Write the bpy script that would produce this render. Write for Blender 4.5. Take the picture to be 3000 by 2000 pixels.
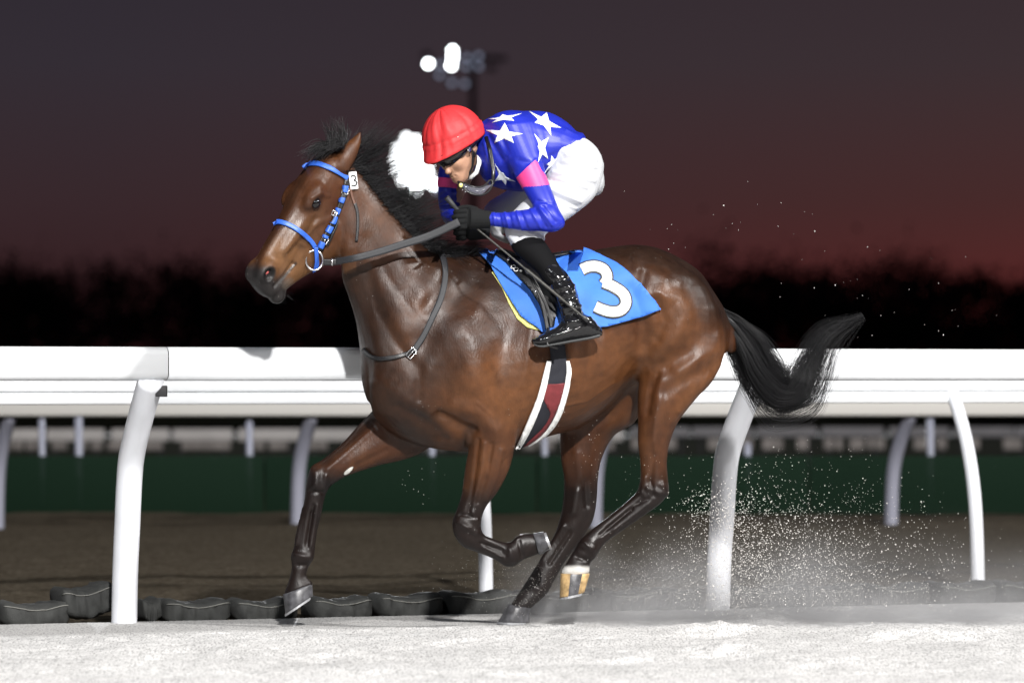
import bpy, bmesh, math, random
import numpy as np
from mathutils import Vector, Matrix
from mathutils.bvhtree import BVHTree

for o in list(bpy.data.objects):
    bpy.data.objects.remove(o, do_unlink=True)
SC = bpy.context.scene
COL = SC.collection
rng = np.random.default_rng(7)
random.seed(7)

# ------------------------------------------------------------------ camera
DIST, PPM, HZ, CAMZ = 18.0, 680.0, 1110.0, 1.06   # metres to the horse, photo px per metre there, horizon row, eye height
cam_d = bpy.data.cameras.new('camera')
cam = bpy.data.objects.new('camera', cam_d)
COL.objects.link(cam)
cam.location = (0, -DIST, CAMZ)
cam.rotation_euler = (math.radians(90), 0, 0)
cam_d.sensor_width = 36.0
cam_d.lens = 36.0 * DIST * PPM / 3000.0
cam_d.shift_y = (HZ - 1000.0) / 3000.0
cam_d.clip_start = 0.5
cam_d.clip_end = 5000
cam_d.dof.use_dof = True
cam_d.dof.focus_distance = DIST - 0.12
cam_d.dof.aperture_fstop = 2.4
cam_d.dof.aperture_blades = 0
SC.camera = cam

# ------------------------------------------------------------------ dusk sky
world = bpy.data.worlds.new('World')
SC.world = world
world.use_nodes = True
nt = world.node_tree
nt.nodes.clear()
w_out = nt.nodes.new('ShaderNodeOutputWorld')
w_bg = nt.nodes.new('ShaderNodeBackground')
w_tc = nt.nodes.new('ShaderNodeTexCoord')
w_sep = nt.nodes.new('ShaderNodeSeparateXYZ')
w_ramp = nt.nodes.new('ShaderNodeValToRGB')
w_rampr = nt.nodes.new('ShaderNodeValToRGB')
w_mr = nt.nodes.new('ShaderNodeMapRange')
w_mx = nt.nodes.new('ShaderNodeMapRange')
w_mix = nt.nodes.new('ShaderNodeMix'); w_mix.data_type = 'RGBA'
w_sky = nt.nodes.new('ShaderNodeTexSky'); w_sky.sky_type = 'NISHITA'; w_sky.sun_disc = False
w_sky.sun_elevation = math.radians(-4.0); w_sky.sun_rotation = math.radians(20)
w_skm = nt.nodes.new('ShaderNodeMix'); w_skm.data_type = 'RGBA'; w_skm.blend_type = 'ADD'
L = nt.links.new
L(w_tc.outputs['Generated'], w_sep.inputs[0])
L(w_sep.outputs['Z'], w_mr.inputs['Value'])
w_mr.inputs['From Min'].default_value = 0.0; w_mr.inputs['From Max'].default_value = 0.5
L(w_mr.outputs[0], w_ramp.inputs[0]); L(w_mr.outputs[0], w_rampr.inputs[0])
def ramp(node, stops):
    cr = node.color_ramp
    while len(cr.elements) > 1: cr.elements.remove(cr.elements[-1])
    for i, (p, c) in enumerate(stops):
        e = cr.elements[0] if i == 0 else cr.elements.new(p)
        e.position = p; e.color = (*c, 1)
def s2l(r, g, b):
    return tuple(((v/255)/12.92 if v/255 <= 0.04045 else ((v/255+0.055)/1.055)**2.4) for v in (r, g, b))
# the glow of the gone sun sits low; away from it the same dusk is duller
ramp(w_ramp, [(0.0, s2l(54, 25, 28)), (0.045, s2l(51, 30, 34)), (0.085, s2l(52, 37, 43)), (0.15, s2l(48, 42, 51)), (0.4, s2l(24, 25, 38)), (1.0, s2l(14, 16, 28))])
ramp(w_rampr, [(0.0, s2l(96, 33, 33)), (0.045, s2l(82, 36, 37)), (0.085, s2l(68, 39, 41)), (0.15, s2l(56, 44, 49)), (0.4, s2l(26, 26, 38)), (1.0, s2l(14, 16, 28))])
L(w_sep.outputs['X'], w_mx.inputs['Value'])
w_mx.inputs['From Min'].default_value = -0.10; w_mx.inputs['From Max'].default_value = 0.13
L(w_mx.outputs[0], w_mix.inputs['Factor'])
L(w_ramp.outputs[0], w_mix.inputs['A']); L(w_rampr.outputs[0], w_mix.inputs['B'])
w_skm.inputs['Factor'].default_value = 0.02
L(w_mix.outputs['Result'], w_skm.inputs['A']); L(w_sky.outputs[0], w_skm.inputs['B'])
L(w_skm.outputs['Result'], w_bg.inputs['Color'])
w_bg.inputs['Strength'].default_value = 1.0
L(w_bg.outputs[0], w_out.inputs['Surface'])

# ------------------------------------------------------------------ floodlights of the racecourse (masts behind the camera)
def flood(name, az, el, r, irr, col, radius, aim=(0.2, 0, 1.0), size=40):
    """spot lamp on a mast: azimuth from the camera axis (right positive), elevation, distance, irradiance at the aim"""
    d = bpy.data.lights.new(name, 'SPOT')
    d.energy = irr * 4 * math.pi * r * r
    d.color = col; d.shadow_soft_size = radius; d.spot_size = math.radians(size); d.spot_blend = 0.6
    o = bpy.data.objects.new(name, d); COL.objects.link(o)
    a, e = math.radians(az), math.radians(el)
    p = Vector(aim) + r * Vector((math.sin(a)*math.cos(e), -math.cos(a)*math.cos(e), math.sin(e)))
    o.location = p
    o.rotation_euler = (Vector(aim) - p).to_track_quat('-Z', 'Y').to_euler()
    return o
flood('floodlight_lamp', 9, 29, 46, 5.8, (1.0, 0.975, 0.95), 0.8)
flood('floodlight_lamp', -30, 40, 60, 0.6, (0.92, 0.96, 1.0), 2.2)
flood('floodlight_lamp', 62, 38, 60, 3.2, (1.0, 0.97, 0.94), 1.6)

vs = SC.view_settings
vs.view_transform = 'Standard'
try: vs.look = 'None'
except Exception: pass
vs.exposure = 0.0; vs.gamma = 1.0
SC.render.engine = 'CYCLES'
SC.cycles.use_denoising = True
SC.cycles.max_bounces = 6
SC.cycles.caustics_reflective = False; SC.cycles.caustics_refractive = False
SC.cycles.transparent_max_bounces = 12
SC.cycles.sample_clamp_indirect = 6

# ------------------------------------------------------------------ helpers
def W(px, py, Y=0.0):
    """a place in the scene from photo pixels and metres behind the horse's mid plane"""
    s = (DIST + Y) / DIST / PPM
    return Vector(((px - 1500.0) * s, Y, CAMZ + (HZ - py) * s))

def px_of(co):
    """photo pixels of an (n,3) array of points"""
    f = DIST * PPM / (DIST + co[:, 1])
    return 1500 + co[:, 0] * f, HZ - (co[:, 2] - CAMZ) * f

def tag(o, label=None, cat=None, group=None, kind=None):
    if label: o['label'] = label
    if cat: o['category'] = cat
    if group: o['group'] = group
    if kind: o['kind'] = kind
    return o

def mesh_obj(name, verts, faces, mat=None, parent=None, smooth=True):
    me = bpy.data.meshes.new(name)
    me.from_pydata([tuple(v) for v in verts], [], [tuple(f) for f in faces])
    me.update()
    if smooth:
        me.polygons.foreach_set('use_smooth', [True]*len(me.polygons))
    o = bpy.data.objects.new(name, me)
    COL.objects.link(o)
    if mat: me.materials.append(mat)
    if parent:
        o.parent = parent
        o.matrix_parent_inverse = parent.matrix_basis.inverted()
    return o

def np_mesh(name, co, faces, mat=None, parent=None, smooth=True):
    """fast mesh from numpy arrays; faces (n,3) or (n,4)"""
    me = bpy.data.meshes.new(name)
    co = np.ascontiguousarray(co, dtype=np.float32); faces = np.ascontiguousarray(faces, dtype=np.int32)
    n, k = faces.shape
    me.vertices.add(len(co)); me.vertices.foreach_set('co', co.ravel())
    me.loops.add(n*k); me.loops.foreach_set('vertex_index', faces.ravel())
    me.polygons.add(n); me.polygons.foreach_set('loop_start', np.arange(0, n*k, k, dtype=np.int32))
    if smooth: me.polygons.foreach_set('use_smooth', np.ones(n, dtype=bool))
    me.update(calc_edges=True); me.validate()
    o = bpy.data.objects.new(name, me); COL.objects.link(o)
    if mat: me.materials.append(mat)
    if parent:
        o.parent = parent; o.matrix_parent_inverse = parent.matrix_basis.inverted()
    return o

def empty(name, loc):
    o = bpy.data.objects.new(name, None); COL.objects.link(o); o.location = loc
    return o

class MB:
    """collects shapes that become one mesh"""
    def __init__(s): s.v = []; s.f = []
    def add(s, v, f):
        b = len(s.v); s.v += [Vector(x) for x in v]; s.f += [tuple(i + b for i in q) for q in f]; return s
    def box(s, c, size, R=None, bev=0.0):
        bm = bmesh.new(); bmesh.ops.create_cube(bm, size=1.0)
        for v in bm.verts: v.co = Vector((v.co.x*size[0], v.co.y*size[1], v.co.z*size[2]))
        if bev: bmesh.ops.bevel(bm, geom=bm.edges[:], offset=bev, segments=2, affect='EDGES', profile=0.5)
        bm.verts.index_update()
        vv = [(R @ v.co if R else v.co) + Vector(c) for v in bm.verts]
        s.add(vv, [[v.index for v in f.verts] for f in bm.faces]); bm.free(); return s
    def tube(s, pts, rad, n=8, cap=True, flat=1.0, side=None):
        """tube along points; rad a number or list; flat squeezes it across 'side'"""
        pts = [Vector(p) for p in pts]; m = len(pts)
        if not hasattr(rad, '__len__'): rad = [rad]*m
        b = len(s.v); prev = None
        for i, p in enumerate(pts):
            t = (pts[min(i+1, m-1)] - pts[max(i-1, 0)]).normalized()
            ref = Vector(side) if side is not None else (prev if prev is not None else (Vector((0, 1, 0)) if abs(t.y) < 0.9 else Vector((1, 0, 0))))
            u = (ref - t*ref.dot(t)); u = u.normalized() if u.length > 1e-6 else t.orthogonal().normalized()
            prev = u; w = t.cross(u)
            for j in range(n):
                a = 2*math.pi*j/n
                s.v.append(p + u*(math.cos(a)*rad[i]*flat) + w*(math.sin(a)*rad[i]))
        for i in range(m-1):
            for j in range(n):
                k = (j+1) % n
                s.f.append((b+i*n+j, b+i*n+k, b+(i+1)*n+k, b+(i+1)*n+j))
        if cap:
            s.f.append(tuple(b+j for j in range(n))[::-1]); s.f.append(tuple(b+(m-1)*n+j for j in range(n)))
        return s
    def build(s, name, mat=None, parent=None, smooth=True):
        return mesh_obj(name, s.v, s.f, mat, parent, smooth)

def catmull(P, sub):
    """P (n,d) -> dense rows through the points"""
    P = np.asarray(P, float); n = len(P); out = []
    for i in range(n-1):
        p0, p1, p2, p3 = P[max(i-1, 0)], P[i], P[i+1], P[min(i+2, n-1)]
        for k in range(sub):
            t = k/sub
            out.append(0.5*((2*p1) + (-p0+p2)*t + (2*p0-5*p1+4*p2-p3)*t*t + (-p0+3*p1-3*p2+p3)*t**3))
    out.append(P[-1]); return np.array(out)

def ring_mesh(rings):
    """rings (m,n,3) -> closed quad/tri mesh arrays"""
    rings = np.asarray(rings); m, n, _ = rings.shape
    V = rings.reshape(-1, 3); F = []
    for i in range(m-1):
        a = i*n + np.arange(n); b = i*n + (np.arange(n)+1) % n
        F.append(np.stack([a, b, b+n, a+n], 1))
    F = np.concatenate(F)
    c0, c1 = V[:n].mean(0), V[-n:].mean(0)
    V = np.concatenate([V, [c0, c1]]); i0, i1 = m*n, m*n+1
    a = np.arange(n); b = (a+1) % n
    T = np.concatenate([np.stack([b, a, np.full(n, i0)], 1), np.stack([(m-1)*n+a, (m-1)*n+b, np.full(n, i1)], 1)])
    return V, F, T

def loft(sections, sub=6, n=28, caps=True):
    """sections rows: px1,py1, px2,py2 (two outline points), depth centre, half depth [, egg]. Rings stand across the limb."""
    S = np.array([list(r) + [0.0]*(7-len(r)) for r in sections], float)
    S = catmull(S, sub)
    th = np.linspace(0, 2*math.pi, n, endpoint=False); c, s_ = np.cos(th), np.sin(th)
    rings = []
    for r in S:
        sc = (DIST + r[4])/DIST/PPM
        e1 = np.array([(r[0]-1500)*sc, r[4], CAMZ+(HZ-r[1])*sc]); e2 = np.array([(r[2]-1500)*sc, r[4], CAMZ+(HZ-r[3])*sc])
        ctr, u = (e1+e2)/2, (e1-e2)/2
        y = max(r[5], 0.004)*s_*(1 - r[6]*c)
        rings.append(ctr + u*c[:, None] + np.array([0, 1, 0])*y[:, None])
    R = np.array(rings)
    if not caps: return ring_mesh(R)
    # rounded ends
    def cap(a, b):
        d = a.mean(0) - b.mean(0); d = d/ (np.linalg.norm(d)+1e-9); c0 = a.mean(0)
        r = np.linalg.norm(a - c0, axis=1).min()
        return [c0 + (a-c0)*math.cos(t) + d*r*math.sin(t)*0.8 for t in (0.5, 0.95, 1.3)]
    pre = cap(R[0], R[1])[::-1]; post = cap(R[-1], R[-2])
    return ring_mesh(np.array(pre + list(R) + post))

def local_loft(rows, frame, n=32, sub=6, sq=0.78):
    """rows: t, d_top, d_bottom, half width, egg; frame = (O,a,d,w)"""
    O, a, d, w = frame
    S = catmull(np.array(rows, float), sub)
    th = np.linspace(0, 2*math.pi, n, endpoint=False); c, s_ = np.cos(th), np.sin(th)
    rings = []
    c, s_ = np.sign(c)*np.abs(c)**sq, np.sign(s_)*np.abs(s_)**sq
    for t, dt, db, hw, eg in S:
        dd = (dt+db)/2 + (dt-db)/2*c; ww = hw*s_*(1-eg*c)
        rings.append(O + a*t + d*dd[:, None] + w*ww[:, None])
    return ring_mesh(np.array(rings))

def blob(c, r, R=None, n=20, m=12):
    """ellipsoid arrays"""
    th = np.linspace(0, 2*math.pi, n, endpoint=False); ph = np.linspace(0.12, math.pi-0.12, m)
    rings = []
    for p in ph:
        q = np.stack([np.sin(p)*np.cos(th)*r[0], np.sin(p)*np.sin(th)*r[1], np.full(n, np.cos(p))*r[2]], 1)
        if R is not None: q = q @ np.array(R).T
        rings.append(q + np.array(c))
    return ring_mesh(np.array(rings))

import openvdb as vdb
class Clay:
    """volume of signed distances: pieces are blended in with a soft union, then skinned as one surface"""
    def __init__(s, lo, hi, vox, band=14):
        s.vox, s.band = vox, band
        s.lo = np.floor(np.array(lo)/vox).astype(int); s.hi = np.ceil(np.array(hi)/vox).astype(int)
        s.bg = vox*band
        s.A = np.full(tuple(s.hi - s.lo), s.bg, np.float32)
        s.tr = vdb.createLinearTransform(voxelSize=vox)
    def put(s, mesh, k=0.03, sub=False):
        V, F, T = mesh
        g = vdb.FloatGrid.createLevelSetFromPolygons(np.ascontiguousarray(V, np.float32), triangles=np.ascontiguousarray(T, np.uint32), quads=np.ascontiguousarray(F, np.uint32), transform=s.tr, halfWidth=float(s.band))
        a = np.maximum(np.floor(V.min(0)/s.vox).astype(int) - s.band, s.lo); b = np.minimum(np.ceil(V.max(0)/s.vox).astype(int) + s.band, s.hi)
        B = np.full(tuple(b-a), s.bg, np.float32)
        g.copyToArray(B, ijk=tuple(int(x) for x in a))
        sl = tuple(slice(int(a[i]-s.lo[i]), int(b[i]-s.lo[i])) for i in range(3))
        A = s.A[sl]
        if sub:
            B = -B
            h = np.clip(0.5 + 0.5*(B-A)/k, 0, 1); s.A[sl] = A*(1-h) + B*h + k*h*(1-h)
        else:
            h = np.clip(0.5 + 0.5*(B-A)/k, 0, 1); s.A[sl] = B*(1-h) + A*h - k*h*(1-h)
        return s
    def skin(s, smooth=3):
        g = vdb.FloatGrid(s.bg); g.transform = s.tr
        g.copyFromArray(s.A, ijk=tuple(int(x) for x in s.lo), tolerance=0.0)
        P, Q = g.convertToQuads(0.0)
        P = np.asarray(P, np.float64); Q = np.asarray(Q, np.int64)[:, ::-1]
        E = np.concatenate([Q[:, [0, 1]], Q[:, [1, 2]], Q[:, [2, 3]], Q[:, [3, 0]]])
        # orientation: outward = along growing distance
        P = relax(P, E, smooth)
        return P, Q, E
def relax(P, E, it, lam=0.5, mu=-0.52):
    deg = np.bincount(E[:, 0], minlength=len(P)) + np.bincount(E[:, 1], minlength=len(P))
    deg = np.maximum(deg, 1)[:, None]
    for i in range(it*2):
        S = np.zeros_like(P)
        for k in range(3):
            S[:, k] = np.bincount(E[:, 0], P[E[:, 1], k], len(P)) + np.bincount(E[:, 1], P[E[:, 0], k], len(P))
        P = P + (lam if i % 2 == 0 else mu)*(S/deg - P)
    return P
def normals(P, Q):
    n = np.cross(P[Q[:, 2]] - P[Q[:, 0]], P[Q[:, 3]] - P[Q[:, 1]])
    N = np.zeros_like(P)
    for j in range(4):
        for k in range(3): N[:, k] += np.bincount(Q[:, j], n[:, k], len(P))
    return N/(np.linalg.norm(N, axis=1, keepdims=True)+1e-12)
def seg_dist(x, y, pts):
    """distance in px of points to a polyline"""
    d = np.full(len(x), 1e9)
    for (x0, y0), (x1, y1) in zip(pts[:-1], pts[1:]):
        vx, vy = x1-x0, y1-y0; q = vx*vx+vy*vy + 1e-9
        t = np.clip(((x-x0)*vx+(y-y0)*vy)/q, 0, 1)
        d = np.minimum(d, np.hypot(x-x0-t*vx, y-y0-t*vy))
    return d
def sstep(a, b, x):
    t = np.clip((x-a)/(b-a), 0, 1); return t*t*(3-2*t)
def noise3(P, f, seed=0):
    """cheap smooth value noise"""
    q = P*f; i = np.floor(q).astype(np.int64); t = q - i; t = t*t*(3-2*t)
    def h(a, b, c):
        v = (a*374761393 + b*668265263 + c*2147483647 + seed*1274126177) & 0xffffffff
        v = ((v ^ (v >> 13))*1274126177) & 0xffffffff
        return ((v ^ (v >> 16)) & 0xffff)/65535.0
    r = 0
    for dx in (0, 1):
        for dy in (0, 1):
            for dz in (0, 1):
                w = (t[:, 0] if dx else 1-t[:, 0])*(t[:, 1] if dy else 1-t[:, 1])*(t[:, 2] if dz else 1-t[:, 2])
                r = r + w*h(i[:, 0]+dx, i[:, 1]+dy, i[:, 2]+dz)
    return r

# ------------------------------------------------------------------ materials
def mat(name, col=(0.5, 0.5, 0.5), rough=0.6, metal=0.0, spec=0.5, noise=0.0, nscale=20.0, bump=0.0, bscale=60.0, attr=None, sheen=0.0, coat=0.0, emit=None, estr=0.0, trans=0.0, bdist=0.01, aniso=None):
    m = bpy.data.materials.new(name); m.use_nodes = True
    nt = m.node_tree; b = nt.nodes['Principled BSDF']
    b.inputs['Base Color'].default_value = (*col, 1); b.inputs['Roughness'].default_value = rough
    b.inputs['Metallic'].default_value = metal; b.inputs['Specular IOR Level'].default_value = spec
    b.inputs['Sheen Weight'].default_value = sheen; b.inputs['Coat Weight'].default_value = coat
    b.inputs['Transmission Weight'].default_value = trans
    if emit: b.inputs['Emission Color'].default_value = (*emit, 1); b.inputs['Emission Strength'].default_value = estr
    l = nt.links.new
    tc = nt.nodes.new('ShaderNodeTexCoord')
    src = None
    if attr:
        a = nt.nodes.new('ShaderNodeAttribute'); a.attribute_name = attr; src = a.outputs['Color']
        l(src, b.inputs['Base Color'])
    if noise:
        n = nt.nodes.new('ShaderNodeTexNoise'); n.inputs['Scale'].default_value = nscale; n.inputs['Detail'].default_value = 6
        l(tc.outputs['Object'], n.inputs['Vector'])
        mr = nt.nodes.new('ShaderNodeMapRange'); mr.inputs['From Min'].default_value = 0.3; mr.inputs['From Max'].default_value = 0.7
        mr.inputs['To Min'].default_value = 1-noise; mr.inputs['To Max'].default_value = 1+noise
        l(n.outputs['Fac'], mr.inputs['Value'])
        mx = nt.nodes.new('ShaderNodeMix'); mx.data_type = 'RGBA'; mx.blend_type = 'MULTIPLY'; mx.inputs['Factor'].default_value = 1
        if src: l(src, mx.inputs['A'])
        else: mx.inputs['A'].default_value = (*col, 1)
        l(mr.outputs[0], mx.inputs['B']); l(mx.outputs['Result'], b.inputs['Base Color'])
    if bump:
        n2 = nt.nodes.new('ShaderNodeTexNoise'); n2.inputs['Scale'].default_value = bscale; n2.inputs['Detail'].default_value = 4
        if aniso:
            mp = nt.nodes.new('ShaderNodeMapping'); mp.inputs['Scale'].default_value = aniso
            l(tc.outputs['Object'], mp.inputs['Vector']); l(mp.outputs[0], n2.inputs['Vector'])
        else: l(tc.outputs['Object'], n2.inputs['Vector'])
        bp = nt.nodes.new('ShaderNodeBump'); bp.inputs['Strength'].default_value = bump; bp.inputs['Distance'].default_value = bdist
        l(n2.outputs['Fac'], bp.inputs['Height']); l(bp.outputs[0], b.inputs['Normal'])
    return m
# ------------------------------------------------------------------ the horse
YAW = 0.2                                    # the horse comes slightly towards the camera: depth grows with x
def yx(px): return YAW*(px-1500)/PPM
M_coat = mat('bay_coat', rough=0.40, spec=0.27, attr='coat', noise=0.20, nscale=26, bump=0.28, bscale=140, bdist=0.004, aniso=(1.0, 1.0, 0.35))

def coat_detail(m):
    nt = m.node_tree; l = nt.links.new; b = nt.nodes['Principled BSDF']; tc = nt.nodes.new('ShaderNodeTexCoord')
    n = nt.nodes.new('ShaderNodeTexNoise'); n.inputs['Scale'].default_value = 7; n.inputs['Detail'].default_value = 5; l(tc.outputs['Object'], n.inputs['Vector'])
    r = nt.nodes.new('ShaderNodeMapRange'); r.inputs['From Min'].default_value = .35; r.inputs['From Max'].default_value = .65; r.inputs['To Min'].default_value = .33; r.inputs['To Max'].default_value = .52
    l(n.outputs['Fac'], r.inputs['Value']); l(r.outputs[0], b.inputs['Roughness'])
    v = nt.nodes.new('ShaderNodeTexVoronoi'); v.inputs['Scale'].default_value = 42; l(tc.outputs['Object'], v.inputs['Vector'])
    q = nt.nodes.new('ShaderNodeMath'); q.operation = 'LESS_THAN'; q.inputs[1].default_value = .085; l(v.outputs['Distance'], q.inputs[0])
    n2 = nt.nodes.new('ShaderNodeTexNoise'); n2.inputs['Scale'].default_value = 4; l(tc.outputs['Object'], n2.inputs['Vector'])
    g = nt.nodes.new('ShaderNodeMath'); g.operation = 'GREATER_THAN'; g.inputs[1].default_value = .56; l(n2.outputs['Fac'], g.inputs[0])
    k = nt.nodes.new('ShaderNodeMath'); k.operation = 'MULTIPLY'; l(q.outputs[0], k.inputs[0]); l(g.outputs[0], k.inputs[1])
    k2 = nt.nodes.new('ShaderNodeMath'); k2.operation = 'MULTIPLY'; k2.inputs[1].default_value = .35; l(k.outputs[0], k2.inputs[0])
    src = b.inputs['Base Color'].links[0].from_socket
    mx = nt.nodes.new('ShaderNodeMix'); mx.data_type = 'RGBA'; l(k2.outputs[0], mx.inputs['Factor']); l(src, mx.inputs['A']); mx.inputs['B'].default_value = (.3, .29, .27, 1); l(mx.outputs['Result'], b.inputs['Base Color'])
coat_detail(M_coat)
clay = Clay((-1.25, -0.72, -0.02), (1.08, 0.62, 2.16), 0.0058)
def sec(rows, dy=0.0):
    """adds the yaw of the body to the depth of each section"""
    return [(a, b, c, d, y + dy + yx((a+c)/2), *r) for (a, b, c, d, y, *r) in rows]
trunk = sec([
    (1086, 1015, 1098, 1160, 0.0, 0.09, 0.0), (1112, 905, 1102, 1225, 0, 0.165, -0.05), (1180, 810, 1180, 1285, 0, 0.215, 0.05),
    (1275, 742, 1285, 1316, 0, 0.245, 0.2), (1370, 733, 1400, 1322, 0, 0.275, 0.3), (1480, 748, 1510, 1311, 0, 0.30, 0.2),
    (1580, 755, 1600, 1280, 0, 0.315, 0.12), (1680, 744, 1690, 1253, 0, 0.32, 0.08), (1770, 727, 1785, 1190, 0, 0.31, 0.04),
    (1864, 717, 1862, 1120, 0, 0.30, 0.0), (1945, 733, 1955, 1120, 0, 0.295, 0.0), (2040, 787, 2045, 1115, 0, 0.255, 0.0),
    (2088, 850, 2088, 1085, 0, 0.20, 0.0), (2116, 897, 2112, 1045, 0, 0.14, 0.0), (2136, 940, 2132, 1030, 0, 0.075, 0.0)])
clay.put(loft(trunk, n=48), 0.001)
NY = [-0.13, -0.12, -0.105, -0.085, -0.06, -0.04, -0.02, 0.0]
neck_rows = [(1005, 452, 960, 640, 0.07, .15), (1054, 492, 996, 760, 0.082, .2), (1104, 556, 1003, 815, 0.095, .22), (1160, 628, 1022, 872, 0.112, .2),
             (1216, 690, 1042, 940, 0.135, .15), (1275, 738, 1056, 1030, 0.165, .1), (1340, 770, 1076, 1120, 0.20, .05), (1400, 830, 1150, 1200, 0.2, 0)]
neck = [(a, b, c, d, NY[i] + yx(1250), h, e) for i, (a, b, c, d, h, e) in enumerate(neck_rows)]
clay.put(loft(neck, n=36), 0.05)
# shoulder and quarter masses on both sides
def both(fn):
    for s in (-1, 1): fn(s)
def mass(px, py, off, r, k=0.06, rot=0.0, sub=False):
    for s in (-1, 1):
        c = W(px, py, 0); c.y = yx(px) + s*off
        R = Matrix.Rotation(rot, 3, 'Y')
        clay.put(blob(c, r, R), k, sub)
mass(1370, 1060, 0.175, (0.15, 0.10, 0.27), 0.07, rot=-0.45)     # triceps and shoulder
mass(1215, 1120, 0.13, (0.13, 0.10, 0.17), 0.07, rot=0.5)        # point of shoulder, breast
clay.put(blob(W(1140, 1110, yx(1140)), (.085, .13, .14)), 0.07)                  # breast
mass(1978, 955, 0.17, (0.17, 0.12, 0.22), 0.08, rot=0.1)         # quarter
mass(1880, 870, 0.12, (0.17, 0.13, 0.16), 0.08, rot=-0.2)        # point of hip

near_fore = sec([(1290, 1120, 1500, 1150, -.16, .11), (1355, 1200, 1512, 1258, -.17, .10), (1374, 1290, 1507, 1315, -.17, .088), (1366, 1360, 1490, 1378, -.17, .074),
    (1354, 1440, 1458, 1440, -.165, .06), (1338, 1492, 1424, 1484, -.16, .05), (1325, 1530, 1411, 1520, -.16, .05), (1331, 1567, 1410, 1548, -.16, .048),
    (1356, 1600, 1420, 1566, -.16, .042), (1398, 1617, 1435, 1573, -.16, .033), (1443, 1635, 1470, 1586, -.16, .03), (1478, 1656, 1502, 1590, -.16, .034), (1503, 1659, 1516, 1586, -.16, .036)])
clay.put(loft(near_fore), 0.035)
near_fore_p = sec([(1490, 1652, 1500, 1585, -.16, .034), (1522, 1643, 1512, 1572, -.16, .034), (1550, 1632, 1535, 1562, -.16, .031), (1578, 1622, 1568, 1563, -.16, .034)])
clay.put(loft(near_fore_p), 0.02)
far_fore = sec([(1150, 1130, 1300, 1260, .1, .1), (1098, 1195, 1255, 1312, .12, .095), (1050, 1245, 1190, 1344, .13, .085), (1000, 1300, 1105, 1364, .13, .07),
    (945, 1345, 1020, 1392, .13, .056), (911, 1368, 985, 1412, .13, .05), (898, 1412, 968, 1424, .13, .048), (893, 1455, 953, 1452, .13, .04), (882, 1510, 940, 1512, .13, .032),
    (871, 1555, 930, 1552, .13, .03), (861, 1600, 923, 1604, .13, .032), (852, 1630, 919, 1634, .13, .037), (855, 1662, 902, 1664, .13, .03), (846, 1700, 898, 1690, .13, .031), (833, 1734, 913, 1708, .13, .04)])
clay.put(loft(far_fore), 0.035)
near_hind = sec([(1905, 890, 2082, 925, -.11, .11), (1885, 1000, 2126, 1005, -.14, .13), (1874, 1100, 2092, 1108, -.16, .13), (1868, 1165, 2040, 1166, -.17, .11),
    (1869, 1230, 1988, 1234, -.175, .088), (1869, 1297, 1962, 1297, -.175, .068), (1876, 1360, 1954, 1352, -.175, .054), (1875, 1406, 1957, 1404, -.175, .05),
    (1866, 1438, 1959, 1440, -.175, .05), (1846, 1460, 1935, 1474, -.175, .044), (1818, 1484, 1893, 1505, -.175, .037), (1777, 1517, 1824, 1553, -.175, .032), (1733, 1550, 1777, 1587, -.175, .032),
    (1700, 1580, 1755, 1616, -.175, .037), (1684, 1606, 1744, 1634, -.175, .036), (1663, 1641, 1730, 1648, -.175, .034), (1645, 1672, 1727, 1674, -.175, .04)])
clay.put(loft(near_hind), 0.04)
far_hind = sec([(1700, 1130, 1890, 1100, .12, .11), (1648, 1220, 1868, 1225, .14, .115), (1641, 1285, 1800, 1275, .15, .09), (1643, 1342, 1764, 1340, .15, .07),
    (1652, 1400, 1752, 1403, .15, .056), (1650, 1460, 1748, 1466, .15, .052), (1641, 1515, 1735, 1528, .15, .047), (1620, 1574, 1695, 1592, .15, .037), (1590, 1625, 1655, 1646, .15, .034),
    (1556, 1680, 1624, 1700, .15, .034), (1522, 1732, 1602, 1738, .15, .038), (1500, 1765, 1556, 1780, .15, .036)])
clay.put(loft(far_hind), 0.04)

# head: turned towards the camera, in its own frame
h_a = np.array([-.48, -.33, -.813]); h_a /= np.linalg.norm(h_a)
h_w = np.array([.679, -.726, -.106]); h_w -= h_a*h_w.dot(h_a); h_w /= np.linalg.norm(h_w)
h_d = np.cross(h_a, h_w)
h_O = np.array(W(940, 455, -0.26))
HF = (h_O, h_a, h_d, h_w)
def H(t, d, w): return h_O + h_a*t + h_d*d + h_w*w
clay.put(local_loft([(-.07, -.04, -.17, .045, 0), (-.03, -.01, -.24, .07, 0), (.04, .008, -.28, .086, -.02), (.12, .018, -.305, .094, -.06), (.20, .016, -.325, .092, -.06), (.28, .006, -.33, .080, -.02),
    (.36, .0, -.305, .066, 0), (.44, -.002, -.26, .056, 0), (.51, -.006, -.225, .053, 0), (.57, -.016, -.20, .052, -.05), (.61, -.035, -.18, .044, -.05), (.632, -.06, -.15, .026, 0)], HF), 0.03)
RB = np.stack([h_d, h_w, h_a], 1)
for s in (-1, 1):
    clay.put(blob(H(.195, -.024, s*.078), (.026, .022, .055), RB), 0.04)       # brow over the eye
    clay.put(blob(H(.26, -.225, s*.052), (.085, .034, .095), RB), 0.035)       # jowl
    clay.put(blob(H(.575, -.052, s*.040), (.040, .030, .050), RB), 0.03)       # nostril wing
    clay.put(blob(H(.34, -.065, s*.05), (.015, .022, .12), RB), 0.03)          # cheek ridge
    clay.put(blob(H(.585, -.060, s*.078), (.030, .036, .034), RB), 0.010, sub=True)   # nostril
    clay.put(blob(H(.214, -.044, s*.114), (.015, .022, .023), RB), 0.010, sub=True)   # eye socket
clay.put(blob(H(.60, -.19, 0), (.034, .040, .036), RB), 0.022)                 # chin
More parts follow.
